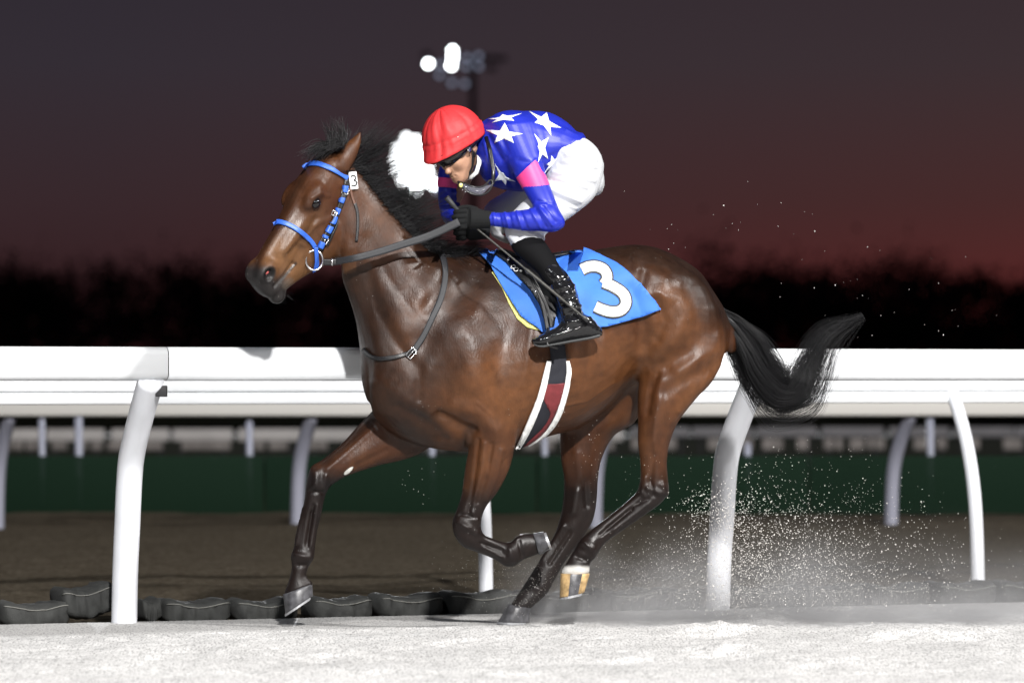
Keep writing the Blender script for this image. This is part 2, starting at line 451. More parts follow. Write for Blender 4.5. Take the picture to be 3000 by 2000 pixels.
clay.put(blob(H(.612, -.11, 0), (.055, .048, .030), RB), 0.025)                # upper lip
# ears
def ear(rows, tip_back):
    clay.put(loft(rows, sub=5, n=16), 0.014)
ear([(972, 478, 1022, 500, -.27, .026), (990, 448, 1040, 470, -.265, .027), (1014, 420, 1052, 438, -.255, .022), (1036, 402, 1058, 412, -.245, .014), (1051, 388, 1058, 392, -.24, .006)], 0)
ear([(932, 458, 968, 462, -.12, .024), (938, 434, 972, 442, -.115, .024), (950, 418, 972, 424, -.11, .018), (960, 408, 970, 410, -.1, .008)], 0)

HP, HQ, HE = clay.skin(4)
HN = normals(HP, HQ)
if np.sum(HN[:, 2]*HP[:, 2]) < 0: HQ = HQ[:, ::-1]; HN = -HN

# sculpting: ridges and grooves laid along the muscles, height in metres, mirrored onto the far side for the trunk
def stroke(pts, width, height, mirror=True, face=0.15):
    global HP
    x, y = px_of(HP)
    d = seg_dist(x, y, pts)
    m = d < width*3
    wgt = np.exp(-(d[m]/width)**2)*height*1.3
    side = sstep(-0.05, 0.4, -HN[m, 1])
    if mirror: side = np.maximum(side, sstep(-0.05, 0.4, HN[m, 1])*0.7)
    HP[m] += HN[m]*(wgt*side)[:, None]
S = stroke
S([(1440, 850), (1330, 980), (1255, 1080)], 30, 0.006)              # spine of the shoulder blade
S([(1380, 830), (1270, 960), (1215, 1080)], 28, -0.005)
S([(1510, 940), (1470, 1030), (1450, 1130)], 34, -0.008)            # behind the shoulder
S([(1380, 1000), (1390, 1100)], 55, 0.012)                          # triceps
S([(1290, 1215), (1340, 1242), (1385, 1262)], 16, -0.014)           # fold above the forearm
S([(1330, 1190), (1400, 1210), (1450, 1260)], 22, 0.010)
S([(1170, 1190), (1250, 1235), (1300, 1290)], 18, -0.010)
S([(1120, 1120), (1190, 1180), (1250, 1200)], 26, 0.008)
S([(1230, 1080), (1225, 1170)], 16, -0.007)
S([(1075, 790), (1105, 900), (1150, 985), (1205, 1060)], 17, -0.006) # jugular groove
S([(1180, 760), (1150, 850), (1180, 960)], 34, 0.005)
S([(1045, 860), (1085, 960), (1130, 1060)], 18, 0.004)
S([(1100, 640), (1150, 740), (1240, 860)], 28, 0.004)
S([(1080, 700), (1130, 800), (1210, 920)], 18, -0.003)
S([(1300, 800), (1250, 900)], 22, -0.006)
S([(1850, 850), (1880, 930), (1890, 1010)], 26, -0.016)             # flank hollow
S([(1862, 762), (1868, 790)], 14, 0.010); S([(1888, 800), (1880, 830)], 14, -0.008)
S([(1935, 862), (1988, 880), (2006, 930), (1985, 985), (1925, 1042)], 24, 0.010) # edge of the thigh
S([(1925, 880), (1945, 940), (1925, 990)], 17, -0.010); S([(1905, 800), (1945, 822)], 20, 0.008)
S([(2020, 840), (2052, 900), (2055, 975), (2010, 1035), (1950, 1070)], 26, -0.010)             # groove before the hamstring
S([(2108, 900), (2112, 970), (2090, 1025), (2040, 1056), (1990, 1085)], 20, 0.008)
S([(2075, 1078), (2010, 1115), (1950, 1145)], 20, -0.007); S([(2110, 1070), (2040, 1150), (1990, 1205)], 12, 0.006)
S([(1925, 1100), (1905, 1150), (1895, 1210)], 12, -0.008)
S([(1935, 1110), (1925, 1200), (1915, 1290)], 16, 0.006)
S([(1700, 900), (1790, 980), (1850, 1060)], 30, -0.006)
for k in range(6):                                                   # ribs
    S([(1560+k*42, 930+k*4), (1535+k*46, 1130-k*8)], 11, 0.0032)
S([(1400, 1290), (1392, 1370), (1385, 1440), (1372, 1500)], 7, -0.006, False)   # forearm tendons
S([(1440, 1300), (1430, 1380), (1400, 1470)], 8, -0.006, False)
S([(1418, 1300), (1410, 1380), (1392, 1450)], 8, 0.005, False)
S([(1090, 1260), (1010, 1330), (960, 1375)], 9, 0.005, False)
S([(1130, 1320), (1040, 1365)], 8, -0.004, False)
S([(912, 1500), (898, 1590)], 6, -0.005, False)
S([(930, 1480), (912, 1600)], 6, 0.004, False)
S([(1915, 1330), (1905, 1400)], 10, -0.006, False)
S([(1900, 1430), (1935, 1445)], 8, 0.006, False)
S([(1880, 1460), (1780, 1545)], 7, -0.006, False)
S([(1900, 1475), (1800, 1552)], 6, 0.004, False)
S([(1430, 1600), (1480, 1625)], 7, -0.004, False)
S([(1360, 1540), (1395, 1560)], 10, 0.005, False)
for q in ([(1372, 1275), (1366, 1350), (1362, 1430)], [(1470, 1320), (1452, 1400), (1425, 1465)]): S(q, 8, 0.005, False)
S([(1345, 1530), (1370, 1545)], 10, 0.007, False); S([(1385, 1500), (1400, 1530)], 8, 0.006, False); S([(1350, 1505), (1395, 1515)], 5, -0.006, False)
S([(1410, 1590), (1470, 1610)], 5, -0.006, False); S([(1420, 1605), (1470, 1630)], 6, 0.005, False); S([(1495, 1610), (1500, 1640)], 9, 0.006, False); S([(1520, 1585), (1530, 1625)], 6, -0.006, False)
S([(925, 1385), (925, 1420)], 13, 0.008, False); S([(955, 1395), (950, 1430)], 8, 0.006, False); S([(905, 1440), (945, 1442)], 5, -0.006, False); S([(885, 1490), (868, 1590)], 6, 0.005, False)
S([(918, 1480), (900, 1600)], 5, -0.007, False); S([(865, 1625), (905, 1632)], 9, 0.006, False); S([(872, 1655), (895, 1655)], 6, -0.006, False); S([(900, 1695), (910, 1708)], 8, 0.006, False)
S([(1940, 1420), (1950, 1445)], 9, 0.008, False); S([(1890, 1400), (1880, 1440)], 8, 0.006, False); S([(1905, 1410), (1915, 1450)], 7, -0.007, False); S([(1870, 1475), (1900, 1460)], 5, -0.006, False)
S([(1850, 1490), (1760, 1565)], 5, -0.007, False); S([(1715, 1590), (1735, 1610)], 10, 0.007, False); S([(1690, 1630), (1720, 1640)], 6, -0.006, False)
S([(1690, 1440), (1680, 1500)], 12, 0.007, False); S([(1715, 1410), (1720, 1480)], 9, -0.008, False); S([(1690, 1330), (1700, 1400)], 14, 0.006, False); S([(1650, 1540), (1590, 1640)], 7, 0.006, False); S([(1670, 1560), (1610, 1650)], 6, -0.007, False); S([(1560, 1715), (1585, 1730)], 9, 0.006, False)
# veins under the thin skin
for q in ([(1400, 1180), (1440, 1215), (1455, 1260), (1450, 1320), (1430, 1390)], [(1560, 1180), (1640, 1190), (1720, 1175), (1800, 1120)], [(1925, 1200), (1915, 1260), (1918, 1330)], [(925, 660), (900, 690), (895, 720)]): S(q, 4.5, 0.0020, False)
HN = normals(HP, HQ)
x, y = px_of(HP)
def hstroke(pts, width, height):
    """the same on the head, given in head coordinates"""
    q = np.array([H(*p) for p in pts]); fx, fy = px_of(q)
    stroke(list(zip(fx, fy)), width, height, mirror=False)
S([(962, 575), (940, 566), (915, 580)], 6, 0.004, False)             # eyelid
S([(965, 640), (905, 665), (880, 710)], 10, 0.005, False)
S([(925, 640), (890, 700), (850, 745)], 8, -0.004, False)
S([(1000, 560), (985, 640)], 12, -0.005, False)
S([(985, 690), (1015, 730)], 20, 0.006, False)
S([(860, 772), (835, 805), (805, 840)], 5, -0.008, False)            # mouth
S([(880, 730), (850, 790)], 9, -0.004, False)
HP = relax(HP, HE, 1)
HN = normals(HP, HQ)

# coat: bay with black points, darker topline, tan muzzle
x, y = px_of(HP)
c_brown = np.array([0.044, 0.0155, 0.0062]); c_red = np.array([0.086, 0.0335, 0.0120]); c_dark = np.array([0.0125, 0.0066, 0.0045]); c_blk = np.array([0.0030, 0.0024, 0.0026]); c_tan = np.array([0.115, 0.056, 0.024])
nz = noise3(HP, 4.0, 1)*0.55 + noise3(HP, 11.0, 2)*0.3 + noise3(HP*np.array([1, 1, .4]), 45.0, 3)*0.15
C = c_brown + (c_red - c_brown)*np.clip((nz-0.35)*2.2, 0, 1)[:, None]
def paint(c, wgt): 
    global C
    C = C*(1-wgt[:, None]) + c*wgt[:, None]
def zone(pts, r0, r1): return 1 - sstep(r0, r1, seg_dist(x, y, pts))
jit = (nz-0.5)*60
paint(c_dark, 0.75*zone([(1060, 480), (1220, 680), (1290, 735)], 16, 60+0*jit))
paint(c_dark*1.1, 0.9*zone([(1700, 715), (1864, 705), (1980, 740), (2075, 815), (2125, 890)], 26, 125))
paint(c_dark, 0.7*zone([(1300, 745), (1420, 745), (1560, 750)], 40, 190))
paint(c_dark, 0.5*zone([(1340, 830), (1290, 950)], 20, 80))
paint(c_dark, 0.72*zone([(1040, 830), (1085, 900), (1095, 1050), (1130, 1150), (1230, 1260)], 26, 105))   # dark breast, with the neck-front shade painted into the coat
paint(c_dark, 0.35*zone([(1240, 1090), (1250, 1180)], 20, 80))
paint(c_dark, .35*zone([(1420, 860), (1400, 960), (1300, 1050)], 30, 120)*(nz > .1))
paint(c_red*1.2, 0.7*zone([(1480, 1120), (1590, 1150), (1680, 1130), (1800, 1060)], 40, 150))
paint(c_dark, .38*zone([(1060, 700), (1110, 860), (1150, 1000), (1250, 1050)], 40, 130)*(x > 1000))  # neck shade deepened in the coat colour
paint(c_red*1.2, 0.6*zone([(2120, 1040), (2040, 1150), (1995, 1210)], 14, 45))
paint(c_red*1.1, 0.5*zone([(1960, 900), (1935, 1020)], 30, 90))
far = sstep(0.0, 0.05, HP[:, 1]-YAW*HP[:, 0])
low = sstep(0, 1, (y+jit*0.6-1390)/110)
isleg_f = ((x < 1520) & (y > 1240))
leg = np.where(x < 1215, sstep(1330, 1400, y+jit*.5 - (x-930)*0.28), np.where(x < 1560, sstep(1360, 1500, y+jit), sstep(1330, 1450, y+jit*.6)))
leg = np.where(y > 1225, leg, 0)
paint(c_blk*1.25, np.clip(leg*0.94, 0, 1))
paint(c_dark, 0.6*zone([(1376, 1265), (1360, 1400)], 8, 30)*(y > 1240))
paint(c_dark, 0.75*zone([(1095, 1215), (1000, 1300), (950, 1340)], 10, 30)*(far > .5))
paint(np.array([.42, .41, .39]), sstep(1652, 1664, y+jit*.25)*((x > 1625) & (x < 1745) & (HP[:, 1] < .05)))
# head colouring
T = (HP-h_O)@h_a; D = (HP-h_O)@h_d; Wd = (HP-h_O)@h_w
hd = (T > -.1) & (T < .7) & (D > -.36) & (np.abs(Wd) < .16) & (x < 1062)
hm = hd.astype(float)
paint(c_brown*1.15, 0.5*hm)
paint(c_dark, hm*0.55*np.exp(-((Wd)/.035)**2)*sstep(-.06, -.01, D))
paint(c_tan*1.15, hm*0.9*np.exp(-((T-.48)/.085)**2)*sstep(.01, .04, np.abs(Wd)))
paint(c_tan*.8, hm*0.5*np.exp(-((T-.40)/.10)**2)*sstep(.03, .05, np.abs(Wd)))
paint(c_tan*0.8, hm*0.5*np.exp(-((T-.3)/.08)**2 - ((D+.09)/.04)**2))
paint(c_dark, hm*0.8*np.exp(-((T-.21)/.035)**2 - ((D+.04)/.03)**2)*sstep(.05, .08, np.abs(Wd)))
paint(np.array([.016, .014, .014]), hm*sstep(.545, .60, T+0.3*np.maximum(0, -D-.1)))
paint(np.array([.032, .028, .027]), hm*0.8*np.exp(-((T-.56)/.05)**2 - ((D+.135)/.03)**2))
paint(np.array([.006, .005, .005]), hm*sstep(1.0, .5, ((T-.585)/.048)**2 + ((D+.055)/.038)**2)*sstep(.03, .04, np.abs(Wd)))
paint(c_blk, 0.85*zone([(985, 432), (950, 425), (930, 445)], 12, 34)*(D > -.12))
paint(np.array([.006, .005, .005]), hm*.85*zone([(866, 772), (838, 803), (806, 842)], 2.5, 6))                 # line of the mouth
paint(np.array([.10, .085, .07]), hm*.5*zone([(838, 838), (850, 825)], 6, 16))
horse = empty('horse', W(1500, 1828, 0))
tag(horse, 'bay racehorse galloping with a folded near foreleg, wearing blue bridle and number 3 cloth', 'horse')
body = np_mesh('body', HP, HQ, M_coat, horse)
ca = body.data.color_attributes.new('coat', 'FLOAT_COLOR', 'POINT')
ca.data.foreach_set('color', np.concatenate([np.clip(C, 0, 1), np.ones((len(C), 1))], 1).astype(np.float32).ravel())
print('horse verts', len(HP))
HBVH = BVHTree.FromPolygons([Vector(p) for p in HP], [tuple(q) for q in HQ])
CAM = Vector((0, -DIST, CAMZ))
def on_horse(px, py, off=0.0, bvh=None, fallback=-0.3):
    """the point of the coat seen at a photo pixel, lifted by off"""
    d = (W(px, py, 0) - CAM).normalized()
    hit = (bvh or HBVH).ray_cast(CAM, d)
    if hit[0] is None:
        return W(px, py, fallback), Vector((0, -1, 0))
    return hit[0] + hit[1]*off, hit[1]
# ------------------------------------------------------------------ eyes, hooves, hair of the horse
M_eye = mat('dark_eye', (0.004, 0.003, 0.003), rough=0.03, spec=0.6)
M_hoof = mat('grey_hoof', (0.055, 0.055, 0.06), rough=0.4, noise=0.6, nscale=38, bump=0.15, bscale=50, aniso=(1, 1, 0.2))
M_tanhoof = mat('tan_hoof', (0.36, 0.24, 0.11), rough=0.5, noise=0.6, nscale=28)
M_whitehair = mat('white_sock', (0.72, 0.70, 0.66), rough=0.7, noise=0.15)
M_shoe = mat('aluminium_shoe', (0.5, 0.51, 0.53), rough=0.4, metal=0.8)
M_hair = mat('black_hair', (0.005, 0.005, 0.006), rough=0.45, spec=0.32)
M_pink = mat('pink_nostril', (0.32, 0.07, 0.065), rough=0.4)
for s in (-1, 1):
    V, F, T = blob(H(.214, -.042, s*.094), (.020, .020, .024), RB, 24, 14)
    mesh_obj('eye', V, [tuple(f) for f in F] + [tuple(t) for t in T], M_eye, horse)
    V, F, T = blob(H(.575, -.050, s*.045), (.008, .006, .011), RB, 16, 10)
    mesh_obj('nostril_lining', V, [tuple(f) for f in F] + [tuple(t) for t in T], M_pink, horse)

def hoof(cor, sole, yc, hy, mat_wall, shoe=True, stripes=None):
    """cor: coronet front and back px; sole: toe and heel px"""
    (a0, a1), (b0, b1) = cor, sole
    n = 26; rings = []
    th = np.linspace(0, 2*math.pi, n, endpoint=False)
    for t, sw in ((0.0, 0.93), (0.12, 1.0), (0.5, 1.06), (0.9, 1.13), (1.0, 1.12)):
        f = np.array(a0)*(1-t) + np.array(b0)*t; r = np.array(a1)*(1-t) + np.array(b1)*t
        y = yc + yx((a0[0]+a1[0])/2)
        P0, P1 = np.array(W(f[0], f[1], y)), np.array(W(r[0], r[1], y))
        c, u = (P0+P1)/2, (P0-P1)/2
        cy = np.cos(th); sy = np.sin(th)
        rings.append(c + u*(cy)[:, None] + np.array([0, 1, 0])*(sy*hy*sw*(1+0.12*cy))[:, None])
    R = np.array(rings)
    V, F, T = ring_mesh(R)
    o = mesh_obj('hoof', V, [tuple(f) for f in F] + [tuple(t) for t in T], mat_wall, horse)
    if shoe:
        base = R[-1]; c = base.mean(0); d = (R[-1].mean(0)-R[-2].mean(0)); d /= np.linalg.norm(d)
        mb = MB(); m = n
        keep = [i for i in range(n) if not (n*0.42 < i < n*0.58)]
        order = [i for i in range(int(n*0.58)+1, n)] + [i for i in range(0, int(n*0.42)+1)]
        outer = [base[i]*1.0 + (base[i]-c)*0.05 for i in order]; inner = [c + (base[i]-c)*0.70 for i in order]
        vs_ = []; fs = []
        for p, q in zip(outer, inner):
            vs_ += [p - d*0.001, p + d*0.009, q + d*0.009, q - d*0.001]
        for i in range(len(order)-1):
            for k in range(4):
                fs.append((i*4+k, i*4+(k+1) % 4, (i+1)*4+(k+1) % 4, (i+1)*4+k))
        fs += [(0, 1, 2, 3), tuple((len(order)-1)*4+k for k in (3, 2, 1, 0))]
        mesh_obj('horseshoe', vs_, fs, M_shoe, o, False)
    return o, R
hoof(((829, 1740), (915, 1708)), ((836, 1798), (917, 1744)), .13, .054, M_hoof)
hoof(((1580, 1626), (1562, 1562)), ((1611, 1608), (1592, 1556)), -.16, .050, M_hoof)
hoof(((1489, 1768), (1554, 1780)), ((1459, 1820), (1551, 1823)), .15, .055, M_hoof)
ho, R4 = hoof(((1642, 1679), (1728, 1679)), ((1640, 1750), (1712, 1735)), -.175, .05, M_tanhoof)
# dark stripe down the wall of the near hind hoof
cR = R4.mean(1)
st = []
for k in range(5):
    for ang in (-2.05, -1.85, -1.65, -1.45, -1.25):
        n = R4.shape[1]; f = ((ang/(2*math.pi)) % 1)*n; i0 = int(f) % n; i1 = (i0+1) % n; tt = f-int(f)
        p = R4[k, i0]*(1-tt) + R4[k, i1]*tt
        st.append(Vector(p + (p-cR[k])*0.03))
mesh_obj('hoof_stripe', st, [(k*5+j, k*5+j+1, (k+1)*5+j+1, (k+1)*5+j) for k in range(4) for j in range(4)], M_hoof, ho)
# pale chestnut callus inside the far foreleg
p, nrm = on_horse(1021, 1378, 0.0)
V, F, T = blob(p, (.027, .008, .010), Matrix.Rotation(-0.75, 3, 'Y'), 14, 8)
mesh_obj('chestnut', V, [tuple(f) for f in F] + [tuple(t) for t in T], mat('pale_callus', (0.42, 0.42, 0.39), 0.7, noise=.3, nscale=60), horse)

def strands(name, curves, mat_, parent, r0=0.0016):
    """curves: list of (m,3) arrays -> one mesh of thin tapered three-sided hairs"""
    Vs, Fs, base = [], [], 0
    for cu in curves:
        m = len(cu)
        t = np.gradient(cu, axis=0); t /= np.linalg.norm(t, axis=1, keepdims=True)+1e-9
        u = np.cross(t, [0, 1, 0.13]); u /= np.linalg.norm(u, axis=1, keepdims=True)+1e-9
        v = np.cross(t, u)
        rr = r0*np.random.default_rng(base).uniform(.6, 1.3)*np.linspace(1, 0.12, m)**0.7
        for k in range(3):
            a = 2*math.pi*k/3
            Vs.append(cu + (u*math.cos(a) + v*math.sin(a))*rr[:, None])
        idx = base + np.arange(m-1)
        for k in range(3):
            a = idx + k*m; b = idx + ((k+1) % 3)*m
            Fs.append(np.stack([a, a+1, b+1, b], 1))
        base += 3*m
    return np_mesh(name, np.concatenate(Vs), np.concatenate(Fs), mat_, parent)

def bez(p0, p1, p2, p3, m):
    t = np.linspace(0, 1, m)[:, None]
    return p0*(1-t)**3 + 3*p1*t*(1-t)**2 + 3*p2*t*t*(1-t) + p3*t**3

# mane: locks rooted along the crest, thrown up and back by the wind
crest = catmull(np.array([(1000, 452, -.145), (1052, 492, -.14), (1104, 556, -.125), (1160, 628, -.105), (1216, 690, -.08), (1270, 734, -.06), (1330, 745, -.04)], float), 20)
crest[:, 2] += yx(1250)
locks = [ # root position on the crest 0..1, two shaping offsets and the tip, px from the root
    (0.00, (0, -30), (10, -60), (-4, -90), .5), (0.01, (14, -26), (28, -48), (44, -92), .6), (0.03, (20, -40), (40, -60), (70, -104), .7), (0.05, (30, -36), (66, -58), (96, -92), .9),
    (0.07, (40, -40), (85, -60), (120, -104), 1.2), (0.09, (46, -34), (95, -64), (140, -112), 1.4), (0.11, (48, -30), (100, -62), (150, -108), 1.4), (0.13, (46, -20), (96, -46), (138, -90), 1.4),
    (0.15, (44, -16), (90, -34), (128, -70), 1.4), (0.18, (40, -6), (84, -20), (122, -52), 1.3), (0.21, (40, 4), (74, 0), (108, -26), 1.3), (0.24, (38, 10), (70, 14), (98, -4), 1.3),
    (0.27, (36, 14), (60, 24), (90, 16), 1.3), (0.30, (36, 6), (60, 30), (84, 50), 1.4), (0.33, (40, 0), (76, 20), (104, 30), 1.4), (0.37, (44, -10), (86, 0), (120, 6), 1.4),
    (0.41, (48, -24), (90, -30), (130, -30), 1.4), (0.45, (50, -30), (92, -44), (128, -50), 1.4), (0.49, (50, -30), (90, -40), (124, -60), 1.3), (0.53, (50, -26), (90, -36), (132, -66), 1.3),
    (0.57, (46, -24), (84, -30), (116, -40), 1.2), (0.61, (44, -20), (80, -30), (112, -26), 1.2), (0.66, (40, -16), (70, -24), (104, -36), 1.1), (0.71, (40, -16), (74, -20), (118, -52), 1.0),
    (0.76, (38, -8), (70, -4), (96, 4), 1.0), (0.82, (36, -10), (66, -4), (90, 14), 1.0), (0.88, (36, -10), (60, 4), (86, 22), .9), (0.94, (30, -6), (56, 4), (80, 20), .9)]
mane = []
rg = np.random.default_rng(11)
def pxm(px, py, Y):
    s = (DIST+Y)/DIST/PPM; return np.array([(px-1500)*s, Y, CAMZ+(HZ-py)*s])
for (s, o1, o2, o3, wt) in locks:
    sub = 3
    for _ in range(sub):
        cs = s + rg.normal(0, .012); jx, jy = rg.normal(0, 9, 2); ln = rg.uniform(.75, 1.08); dyl = rg.normal(0.02, .035)
        for _ in range(int((11 if s < .36 else 17)*wt)):
            u = np.clip(cs + rg.normal(0, .018), 0, 1)*(len(crest)-1); i = int(min(u, len(crest)-2)); r = crest[i]*(1-(u-i)) + crest[i+1]*(u-i)
            f = ln*rg.uniform(.8, 1.06); sp = rg.normal(0, 1, 2)
            y0 = r[2] + rg.normal(0, .012)
            p0 = pxm(r[0]+rg.normal(0, 4), r[1]+8+rg.normal(0, 4), y0)
            p1 = pxm(r[0]+o1[0]*f+jx*.3+sp[0]*4, r[1]+o1[1]*f+jy*.3+sp[1]*4, y0+dyl*.4)
            p2 = pxm(r[0]+o2[0]*f+jx*.8+sp[0]*9, r[1]+o2[1]*f+jy*.8+sp[1]*9, y0+dyl)
            p3 = pxm(r[0]+o3[0]*f+jx+sp[0]*13, r[1]+o3[1]*f+jy+sp[1]*13, y0+dyl*1.5)
            mane.append(bez(p0, p1, p2, p3, 9))
for _ in range(260):                                    # single wisps blown across the light
    u = rg.uniform(.0, .5)*(len(crest)-2); i = int(u); r = crest[i]; y0 = r[2]+rg.normal(0, .02)
    tx, ty = r[0]+rg.uniform(60, 150), r[1]-rg.uniform(-30, 95)*(1-.5*u/len(crest)); w_ = rg.normal(0, 14, 4)
    mane.append(bez(pxm(r[0], r[1]+8, y0), pxm(r[0]*.7+tx*.3+w_[0], r[1]*.7+ty*.3-10+w_[1], y0+.02), pxm(r[0]*.35+tx*.65+w_[2], r[1]*.35+ty*.65+w_[3], y0+.04), pxm(tx, ty, y0+.05), 10))
# short hair lying along the crest
for _ in range(900):
    u = rg.uniform(0, 1)*(len(crest)-2); i = int(u); r = crest[i]
    y0 = r[2] + rg.normal(0, .018); q = rg.normal(0, 5, 4)
    a = pxm(r[0]-4+q[0], r[1]+10+q[1], y0); b = pxm(r[0]+24+q[2], r[1]+2+q[3], y0); c = pxm(r[0]+40+q[0], r[1]+22+q[1], y0+.02)
    mane.append(bez(a, a*.5+b*.5, b, c, 6))
for _ in range(420):                                    # withers end of the mane under the hands
    x0 = rg.uniform(1230, 1390); a = pxm(x0, 742+rg.normal(0, 6)-max(0, 1290-x0)*.55, yx(1300)+rg.normal(-.03, .03))
    L_ = rg.uniform(30, 80); an = rg.normal(-.5, .5)
    b = a + np.array([math.cos(an)*L_/PPM*.6, rg.normal(0, .02), -math.sin(an)*L_/PPM*.5+.02]); c = b + np.array([L_/PPM*.5, rg.normal(0, .03), rg.normal(-.02, .02)])
    mane.append(bez(a, a*.4+b*.6, b, c, 6))
strands('mane', mane, M_hair, horse, 0.0011)
# forelock between the ears
fl = []
for _ in range(420):
    a = pxm(rg.uniform(952, 1012), 432+rg.normal(0, 6), -.25+rg.normal(0, .03)); sp = rg.normal(0, 6, 4)
    if rg.random() < .7:
        b = a + np.array([-.03, -.03, .02]) + rg.normal(0, .008, 3); c = a + np.array([-.085, -.06, -.035]) + rg.normal(0, .014, 3)
    else:
        b = a + np.array([.02, 0, .05]) + rg.normal(0, .008, 3); c = a + np.array([.0, .02, .10]) + rg.normal(0, .02, 3)
    fl.append(bez(a, a*.3+b*.7, b, c, 6))
strands('forelock', fl, M_hair, horse, 0.0016)
# tail: streams out behind in a deep swing
tc_ = np.array([(2098, 925, .0), (2142, 958, .03), (2186, 1015, .06), (2228, 1090, .09), (2285, 1150, .12), (2345, 1140, .14), (2385, 1065, .16), (2432, 985, .17), (2530, 925, .18)], float)
tl = np.array([24, 34, 50, 62, 60, 50, 44, 36, 10], float)       # half spread in px
tail = []
lock_tail = [(np.clip(rg.normal(0, .45), -.95, 1.0), rg.normal(0, .45), min(1.0, rg.beta(4, 1.5)+.14), max(0, rg.normal(0, 1)) if rg.random() < .3 else 0, rg.uniform(0, 6)) for _ in range(90)]
for k in range(2400):
    la, lb, le, lsag, lph = lock_tail[k % 90]
    ja, jb = rg.normal(0, .13), rg.normal(0, .13)
    endt = min(1.0, le*rg.uniform(.72, 1.08)); st_ = rg.uniform(0, .10)
    sag = lsag*rg.uniform(.85, 1.15)
    pts = []
    n_ = len(tc_)
    for i in range(n_):
        a, b = la + ja*(.5+1.6*i/n_), lb + jb*(.5+1.6*i/n_)
        tg = tc_[min(i+1, n_-1)] - tc_[max(i-1, 0)]; nx, ny = -tg[1], tg[0]; q = math.hypot(nx, ny); nx, ny = nx/q, ny/q
        lump = 1 + .35*math.sin(i*1.1+lph)
        sgx = sag*34*math.exp(-((i-4)/1.6)**2)
        pts.append((tc_[i][0] + nx*tl[i]*a*lump, tc_[i][1] + ny*tl[i]*a*lump + sgx, tc_[i][2] + yx(2140) + b*tl[i]/PPM*1.1))
    d = catmull(np.array(pts), 5); m = len(d)
    d = d[int(st_*m):max(int(endt*m), 8)]
    tail.append(np.array([pxm(*q) for q in d]))
strands('tail', tail, M_hair, horse, 0.0011)
# solid dock inside the root of the tail
tk = MB(); tk.tube([pxm(q[0], q[1], q[2]+yx(2140)) for q in tc_[:4]], [.045, .045, .035, .012], 12)
tk.build('tail_dock', M_hair, horse)
# chin whiskers
wh = []
for _ in range(90):
    a = H(.60+rg.normal(0, .015), -.20, rg.normal(0, .022)); b = a + h_d*-rg.uniform(.01, .035) + rg.normal(0, .006, 3)
    wh.append(bez(a, a*.6+b*.4, a*.3+b*.7, b, 4))
strands('whiskers', wh, M_hair, horse, 0.0009)
# ------------------------------------------------------------------ tack
M_blue = mat('blue_webbing', (0.028, 0.11, 0.50), rough=0.45, bump=0.2, bscale=220, bdist=0.002)
M_leather = mat('black_leather', (0.007, 0.007, 0.008), rough=0.4, bump=0.2, bscale=120, bdist=0.002)
M_rubber = mat('rein_rubber', (0.013, 0.014, 0.017), rough=0.6, bump=0.3, bscale=200, bdist=0.002)
M_steel = mat('steel', (0.7, 0.71, 0.73), rough=0.25, metal=1.0)
M_cloth = mat('blue_cloth', (0.035, 0.155, 0.60), rough=0.7, noise=0.08, nscale=14, bump=0.12, bscale=300, bdist=0.002)
M_white = mat('white_cloth', (0.80, 0.81, 0.80), rough=0.75, bump=0.1, bscale=200, bdist=0.002)
M_dkout = mat('dark_outline', (0.05, 0.055, 0.06), rough=0.7)
M_yellow = mat('yellow_pad', (0.62, 0.60, 0.20), rough=0.8, bump=0.3, bscale=90, bdist=0.004)
M_red = mat('dark_red_patch', (0.15, 0.018, 0.022), rough=0.7, noise=0.15, nscale=60)
M_navy = mat('navy_elastic', (0.010, 0.011, 0.018), rough=0.75, bump=0.3, bscale=240, bdist=0.002)
M_brown = mat('brown_leather', (0.09, 0.035, 0.018), rough=0.5)

def ribbon(name, mt, parent, pts, width, off=0.004, thick=0.003, sub=8, across=4, surf=True, w_end=None, fallback=-0.3, bvh=None):
    """strap along photo points; lies on the coat (surf) or hangs free (points carry their depth)"""
    P = catmull(np.array(pts, float), sub); m = len(P)
    top, bot = [], []
    for i in range(m):
        t = P[min(i+1, m-1)] - P[max(i-1, 0)]; q = math.hypot(t[0], t[1]) + 1e-9; nx, ny = -t[1]/q, t[0]/q
        ww = width if w_end is None else width + (w_end-width)*i/(m-1)
        row = []
        for j in range(across+1):
            f = (j/across-.5)*ww; x, y = P[i][0]+nx*f, P[i][1]+ny*f
            if surf:
                p, n = on_horse(x, y, off, bvh, fallback)
            else:
                p, n = W(x, y, P[i][2]), Vector((0, -1, 0))
            row.append((p, n))
        top.append(row)
    if surf:   # a strap bridges small hollows instead of following each dent
        for _ in range(3):
            new = [[(r[0].copy(), r[1]) for r in row] for row in top]
            for i in range(1, m-1):
                for j in range(across+1):
                    new[i][j] = ((top[i-1][j][0] + top[i+1][j][0])*0.25 + top[i][j][0]*0.5 + top[i][j][1]*0.0004, top[i][j][1])
            top = new
    v, f = [], []; A = across+1
    for row in top: v += [p + n*thick for p, n in row]
    for row in top: v += [p - n*0.001 for p, n in row]
    N = m*A
    for i in range(m-1):
        for j in range(across):
            a = i*A+j
            f.append((a, a+1, a+A+1, a+A)); f.append((N+a, N+a+A, N+a+A+1, N+a+1))
        a = i*A; f.append((a, a+A, N+a+A, N+a)); a = i*A+across; f.append((a, N+a, N+a+A, a+A))
    f.append(tuple([j for j in range(A)][::-1] + [N+j for j in range(A)])); b = (m-1)*A
    f.append(tuple([b+j for j in range(A)] + [N+b+j for j in range(A)][::-1]))
    return mesh_obj(name, v, f, mt, parent)

